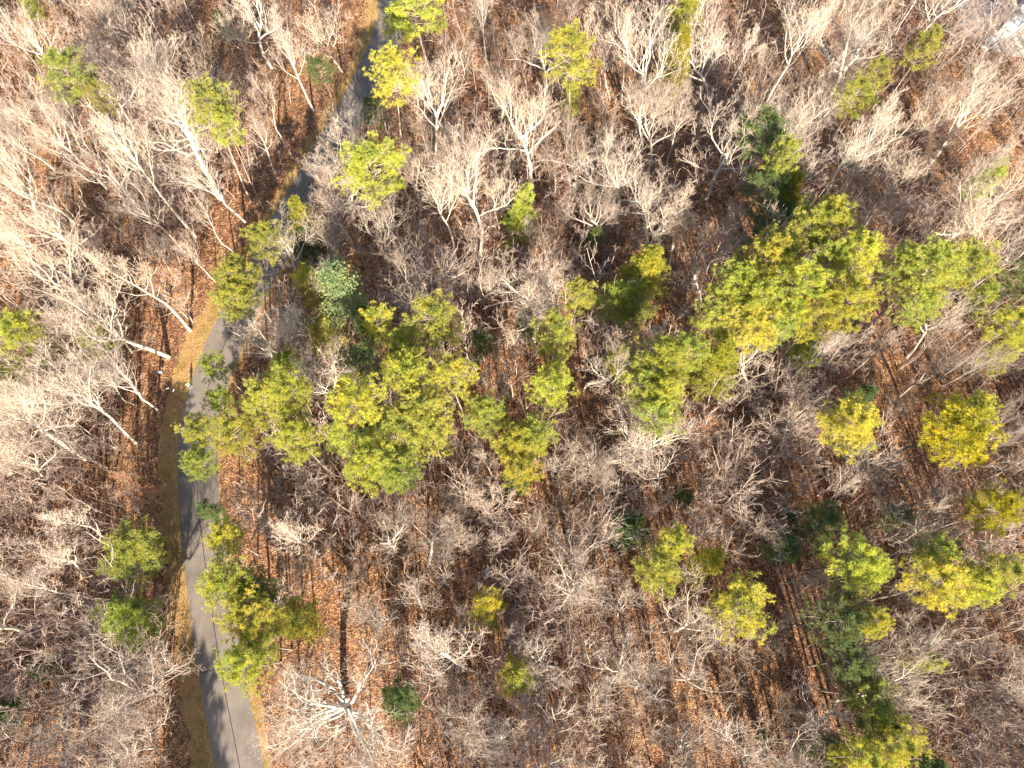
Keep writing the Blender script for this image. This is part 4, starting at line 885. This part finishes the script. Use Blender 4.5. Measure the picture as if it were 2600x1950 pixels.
# the figure faces -Y
pelvis = sv((0, 0, .95), (.155, .115)); sp1 = sv((0, -.01, 1.12), (.14, .10), pelvis); sp2 = sv((0, 0, 1.32), (.165, .115), sp1); nk0 = sv((0, .005, 1.47), (.075, .07), sp2)
nk = sv((0, -.005, 1.54), (.055, .055), nk0); hd0 = sv((0, -.03, 1.62), (.075, .085), nk); hd1 = sv((0, -.03, 1.71), (.078, .09), hd0)
for sgn in (-1, 1):
    hip = sv((.09*sgn, 0, .88), (.095, .10), pelvis); kn = sv((.12*sgn, -.02, .50), (.062, .065), hip); an_ = sv((.14*sgn, .02, .09), (.042, .045), kn); toe = sv((.155*sgn, -.15, .04), (.045, .035), an_)
    sh_ = sv((.17*sgn, 0, 1.42), (.062, .062), sp2); el_ = sv((.26*sgn, .04, 1.15), (.045, .045), sh_); wr_ = sv((.12*sgn, -.20, 1.16), (.03, .028), el_); pm = sv((.085*sgn, -.255, 1.17), (.034, .02), wr_)
    for f_ in range(4):
        a_ = sv((.085*sgn-.012*sgn*f_+.02*sgn, -.300-.004*f_, 1.195-.022*f_), (.010, .010), pm)
        b_ = sv((.060*sgn-.010*sgn*f_+.01*sgn, -.335-.003*(f_ % 2), 1.190-.022*f_), (.009, .009), a_)
        sv((.035*sgn-.004*sgn*f_, -.330, 1.182-.022*f_), (.008, .008), b_)
    th_ = sv((.075*sgn, -.25, 1.215), (.011, .011), pm); sv((.050*sgn, -.275, 1.235), (.009, .009), th_)
body_me = skin_mesh('body', V_, E_, R_)
for m_ in ('skinc', 'jeans', 'shirt', 'bluecloth'): body_me.materials.append(M[m_])
for p_ in body_me.polygons:
    c_ = p_.center
    if c_.z > 1.525: k = 0
    elif c_.z > 1.475 and abs(c_.x) < .09: k = 3
    elif c_.y < -.20 and 1.05 < c_.z < 1.3: k = 0
    elif c_.z > .96: k = 2
    elif c_.z < .10: k = 0
    else: k = 1
    p_.material_index = k
pp = at(485, 983)
pers = link('person', None, loc=(pp.x, pp.y, .07)); toN = Vector((0-pp.x, 0-pp.y)); pers.rotation_euler = (0, 0, math.atan2(toN.y, toN.x)+math.pi/2); pers.scale = (1.04,)*3
link('body', body_me, pers)
def cap(b):
    r = bmesh.ops.create_uvsphere(b, u_segments=14, v_segments=8, radius=.105); bmesh.ops.scale(b, vec=(.95, 1.1, .85), verts=r['verts']); bmesh.ops.translate(b, vec=(0, .0, 1.745), verts=r['verts'])
    bmesh.ops.delete(b, geom=[v for v in b.verts if v.co.z < 1.735], context='VERTS')
    r = bmesh.ops.create_circle(b, cap_ends=True, segments=12, radius=.085); bmesh.ops.translate(b, vec=(0, -.095, 1.74), verts=r['verts'])
    bmesh.ops.extrude_face_region(b, geom=[f for f in b.faces if all(v in r['verts'] for v in f.verts)])
bmobj('cap', cap, M['black'], pers, True)
def hairf(b):
    r = bmesh.ops.create_uvsphere(b, u_segments=12, v_segments=8, radius=.1); bmesh.ops.scale(b, vec=(.9, .95, 1.0), verts=r['verts']); bmesh.ops.translate(b, vec=(0, .015, 1.69), verts=r['verts'])
    bmesh.ops.delete(b, geom=[v for v in b.verts if v.co.y < .0], context='VERTS')
bmobj('hair', hairf, M['black'], pers, True)
def facef(b):
    bx(b, -.012, .012, -.135, -.105, 1.655, 1.70, .006)
    bx(b, -.026, .026, -.119, -.112, 1.622, 1.632, .002)
bmobj('nose', facef, M['skinc'], pers, True)
for q in (-1, 1):
    bmobj('eye', lambda b, q=q: bmesh.ops.translate(b, vec=(.032*q, -.108, 1.70), verts=bmesh.ops.create_uvsphere(b, u_segments=6, v_segments=5, radius=.012)['verts']), M['dkplastic'], pers, True)
    bmobj('ear', lambda b, q=q: bmesh.ops.translate(b, vec=(.082*q, -.02, 1.68), verts=bmesh.ops.create_uvsphere(b, u_segments=6, v_segments=5, radius=.022)['verts']), M['skinc'], pers, True)
    def shoe(b, q=q):
        bx(b, .145*q-.05, .145*q+.05, -.21, .07, -.005, .085, .03)
    bmobj('shoe', shoe, M['shoe'], pers, True)
    bmobj('shoulder_strap', lambda b, q=q: bx(b, .095*q-.022, .095*q+.022, -.125, .125, 1.30, 1.505, .02), M['black'], pers)
tag(pers, 'person in a cap, yellow-green top and blue jeans standing at the road edge, looking up', 'person')
ctl = link('remote_controller', None, loc=pers.location); ctl.rotation_euler = pers.rotation_euler; ctl.scale = pers.scale
bmobj('casing', lambda b: bx(b, -.075, .075, -.36, -.27, 1.135, 1.17, .01), M['dkplastic'], ctl); bmobj('screen', lambda b: bx(b, -.065, .065, -.345, -.285, 1.171, 1.176), M['bluecloth'], ctl)
tag(ctl, 'dark handheld remote controller held in front of the standing person', 'controller')

# ------------------------------------------------------------------ white vehicles glimpsed in the clearing at the upper right corner
M['paint'] = plain('white_car_paint', (.80, .80, .80), .3, .5, n=.02); M['glass'] = plain('dark_car_glass', (.03, .035, .045), .08, .6, n=.05); M['tyre'] = plain('tyre_rubber', (.02, .02, .02), .9); M['rim'] = plain('alloy_rim', (.45, .45, .46), .35, .5, .8); M['lamp'] = plain('lamp_lens', (.7, .66, .6), .2, .5)
M['gravel'] = plain('pale_gravel', (.42, .38, .34), .95, n=.35, sc=3.0)
def vehicle(px, py, ang, profile, cabin, wid, length, wheels, name, label, cat):
    p = at(px, py, 1.0); root = link(name, None, loc=(p.x, p.y, gz(p.x, p.y)+.03)); root.rotation_euler = (0, 0, ang)
    def loft(b, prof, w0, wfun, bev):
        L_, R2 = [], []
        for x, z in prof:
            w = w0*wfun(z); L_.append(b.verts.new((x, w/2, z))); R2.append(b.verts.new((x, -w/2, z)))
        n = len(prof)
        for k in range(n): b.faces.new((L_[k], L_[(k+1) % n], R2[(k+1) % n], R2[k]))
        b.faces.new(L_[::-1]); b.faces.new(R2); bmesh.ops.recalc_face_normals(b, faces=b.faces)
        bmesh.ops.bevel(b, geom=list(b.edges), offset=bev, segments=2, affect='EDGES')
    bmobj('body', lambda b: loft(b, profile, wid, lambda z: 1.0, .05), M['paint'], root, False)
    bmobj('cabin_glass', lambda b: loft(b, cabin, wid*.95, lambda z: 1.0 if z < 1.05 else .84, .03), M['glass'], root)
    top = max(z for x, z in cabin); xs = [x for x, z in cabin if z > top-.06]
    bmobj('roof', lambda b: bx(b, min(xs)-.06, max(xs)+.06, -wid*.415, wid*.415, top-.02, top+.05, .03), M['paint'], root)
    for wx in wheels:
        for q in (-1, 1):
            def ty(b, r=.33, w=.22, x=wx, y=q*(wid/2-.10)):
                g = bmesh.ops.create_cone(b, cap_ends=True, segments=20, radius1=r, radius2=r, depth=w); bmesh.ops.rotate(b, matrix=Matrix.Rotation(R(90), 3, 'X'), verts=g['verts']); bmesh.ops.translate(b, vec=(x, y, .33), verts=g['verts'])
            w_ = bmobj('wheel', ty, M['tyre'], root); bmobj('rim', lambda b: ty(b, .2, .235), M['rim'], w_)
    for q in (-1, 1):
        bmobj('headlight', lambda b, q=q: bx(b, length/2-.06, length/2+.012, q*wid*.36-.16, q*wid*.36+.16, .62, .76, .02), M['lamp'], root)
        bmobj('wing_mirror', lambda b, q=q: bx(b, .75, .90, q*(wid/2+.09)-.08, q*(wid/2+.09)+.08, 1.0, 1.13, .02), M['paint'], root)
    tag(root, label, cat); return root
clr = at(2600, 60)
sap = [(2420, -30), (2700, -80), (2720, 130), (2590, 150), (2500, 118), (2440, 70)]
me = bpy.data.meshes.new('gravel_clearing'); cv = [at(*q) for q in sap]; gzc = max(gz(v.x, v.y) for v in cv)
rows = catmull([Vector((v.x, v.y, 0)) for v in cv+[cv[0]]], 1.0)
cx = sum((v for v in rows), Vector((0, 0, 0)))/len(rows)
Vg = [(cx.x, cx.y, gz(cx.x, cx.y)+.12)]+[(v.x+rng.uniform(-.4, .4), v.y+rng.uniform(-.4, .4), gz(v.x, v.y)+.12) for v in rows]
gv = link('gravel_clearing', mesh_np('gravel_clearing', Vg, None, [(0, k, k+1) for k in range(1, len(rows))], mats=[M['gravel']])); tag(gv, kind='structure')
car_p = [(-2.2, .35), (-2.25, .75), (-2.1, .95), (1.0, .98), (2.1, .82), (2.25, .6), (2.2, .35)]; car_c = [(-1.9, .94), (-1.25, 1.42), (.35, 1.44), (1.15, .95)]
van_p = [(-2.6, .35), (-2.62, 1.95), (-2.4, 2.05), (1.0, 2.05), (1.3, 1.95), (1.75, 1.2), (2.5, 1.0), (2.6, .4)]; van_c = [(1.02, 1.25), (1.10, 1.90), (1.42, 1.88), (1.86, 1.22)]
vehicle(2574, 64, R(38), van_p, van_c, 1.95, 5.2, (-1.6, 1.7), 'parked_van', 'white van parked in the pale clearing at the upper right corner', 'van')
vehicle(2517, 106, R(38), car_p, car_c, 1.8, 4.5, (-1.35, 1.4), 'parked_car', 'low white car parked below the van, half hidden by branches', 'car')
vehicle(2622, 2, R(48), car_p, car_c, 1.8, 4.5, (-1.35, 1.4), 'parked_car', 'white car cut by the right edge, above the van', 'car')

# ------------------------------------------------------------------ labels: each tree told apart by where it stands
land = [(r['px'], r['py'], s) for r, s in [(next((q for q in records if q['lab'] and q['lab'].startswith(k)), None), t) for k, t in (
    ('hazy yellow-green pine nearest', "the hazy corner pine"), ('yellow-green pine left of the road bend', "the hazy three-trunk pine"),
    ('big bright pine in the upper left', 'the big layered pine'), ('bright round pine alone in the top', "the round top pine"),
    ('yellowish feathery cedar directly', "the topmost feathery cedar"), ('contorted white tree', 'the contorted white tree'),
    ('large white oak with', "the large upper right oak"), ('small green pine near the right edge', "the small upper right pine"),
    ('pale sage-green', 'the pale sage-green tree'), ('coppery beech with dead', "the coppery verge beech"),
    ('bright white arching oak', "the central arching oak"), ('yellow feathery cedar right', "the yellow feathery cedar"),
    ('bright pine at the upper right corner of', "the great pine mass's tip"), ('dense mustard cedar', 'the dense mustard cedar'),
    ('broad green pine right', "the broad right-hand pine"), ('golden yellow pine', 'the golden pine'), ('star-shaped light green', 'the star-shaped pine'),
    ('round dark green holly', 'the round dark holly'), ('bright lone diamond', 'the diamond-shaped pine'), ('dark green pine with one bright', "the half-dark pine"),
    ('bright pine near the bottom edge', "the bright bottom right pine"), ('small bright lime pine alone', 'the small lime pine'), ('round green young pine', "the round young pine"),
    ('great white spreading oak', "the great roadside oak"), ('rounded green pine left', "the rounded roadside pine"), ('broad grey fan-shaped', "the grey fan-shaped tree"),
    ('brightest yellow pine at', "the central pines' yellow tip"), ('yellow-green pine cut by the left', "the left edge pine"), ('wide white crown reaching', "the wide white crown"),
    ('tall white tree in the upper centre', "the tall upper centre tree"), ('dense white fan-branched', "the fan-branched central oak"), ('bright pine hanging over the right edge', 'the bright roadside pine'))] if r]
SECT = ['right', 'lower right', 'bottom', 'lower left', 'left', 'upper left', 'top', 'upper right']
ORD = ['nearest', 'second', 'third', 'fourth', 'fifth', 'sixth', 'seventh', 'eighth', 'ninth', 'tenth', 'eleventh', 'twelfth']
buckets = {}
for r_ in records:
    if r_['lab']: continue
    ds = sorted((math.hypot(r_['px']-x, r_['py']-y), x, y, s) for x, y, s in land)
    d, x, y, s = ds[0]; a = math.degrees(math.atan2(r_['py']-y, r_['px']-x)) % 360; k = int(((a+22.5) % 360)//45)
    buckets.setdefault((s, k, r_['noun']), []).append((d, r_))
for (s, k, noun), L in buckets.items():
    L.sort(key=lambda t: t[0])
    for i, (d, r_) in enumerate(L):
        side = {'top': 'above', 'bottom': 'below'}.get(SECT[k], SECT[k]+' of')
        rank = '' if len(L) == 1 else ORD[i]+' '
        n2 = noun.replace(' bare tree', ' leafless tree')
        r_['lab'] = f"{r_['tone']} {n2}, {rank+'one ' if rank else ''}{side} {s}" if i else f"{r_['tone']} {n2} {'nearest ' if len(L) > 1 else ''}{side} {s}"
seen = {}
for r_ in records:
    o = r_['root']
    tag(o, r_['lab'], r_['cat'], {'pine tree': 'pines standing in the leafless wood', 'cedar tree': 'feathery cedars in the wood', 'holly tree': 'hollies under the trees', 'evergreen tree': 'broadleaf evergreens in the wood',
                                  'bare tree': 'leafless trees of the winter wood', 'beech tree': 'beeches keeping their coppery leaves'}[r_['cat']])
    if r_['lab'] in seen: print('DUP', r_['lab'])
    seen[r_['lab']] = 1
print('trees', len(records), 'bare', n_bare, 'tries', tries, 'maxwords', max(len(r['lab'].split()) for r in records))
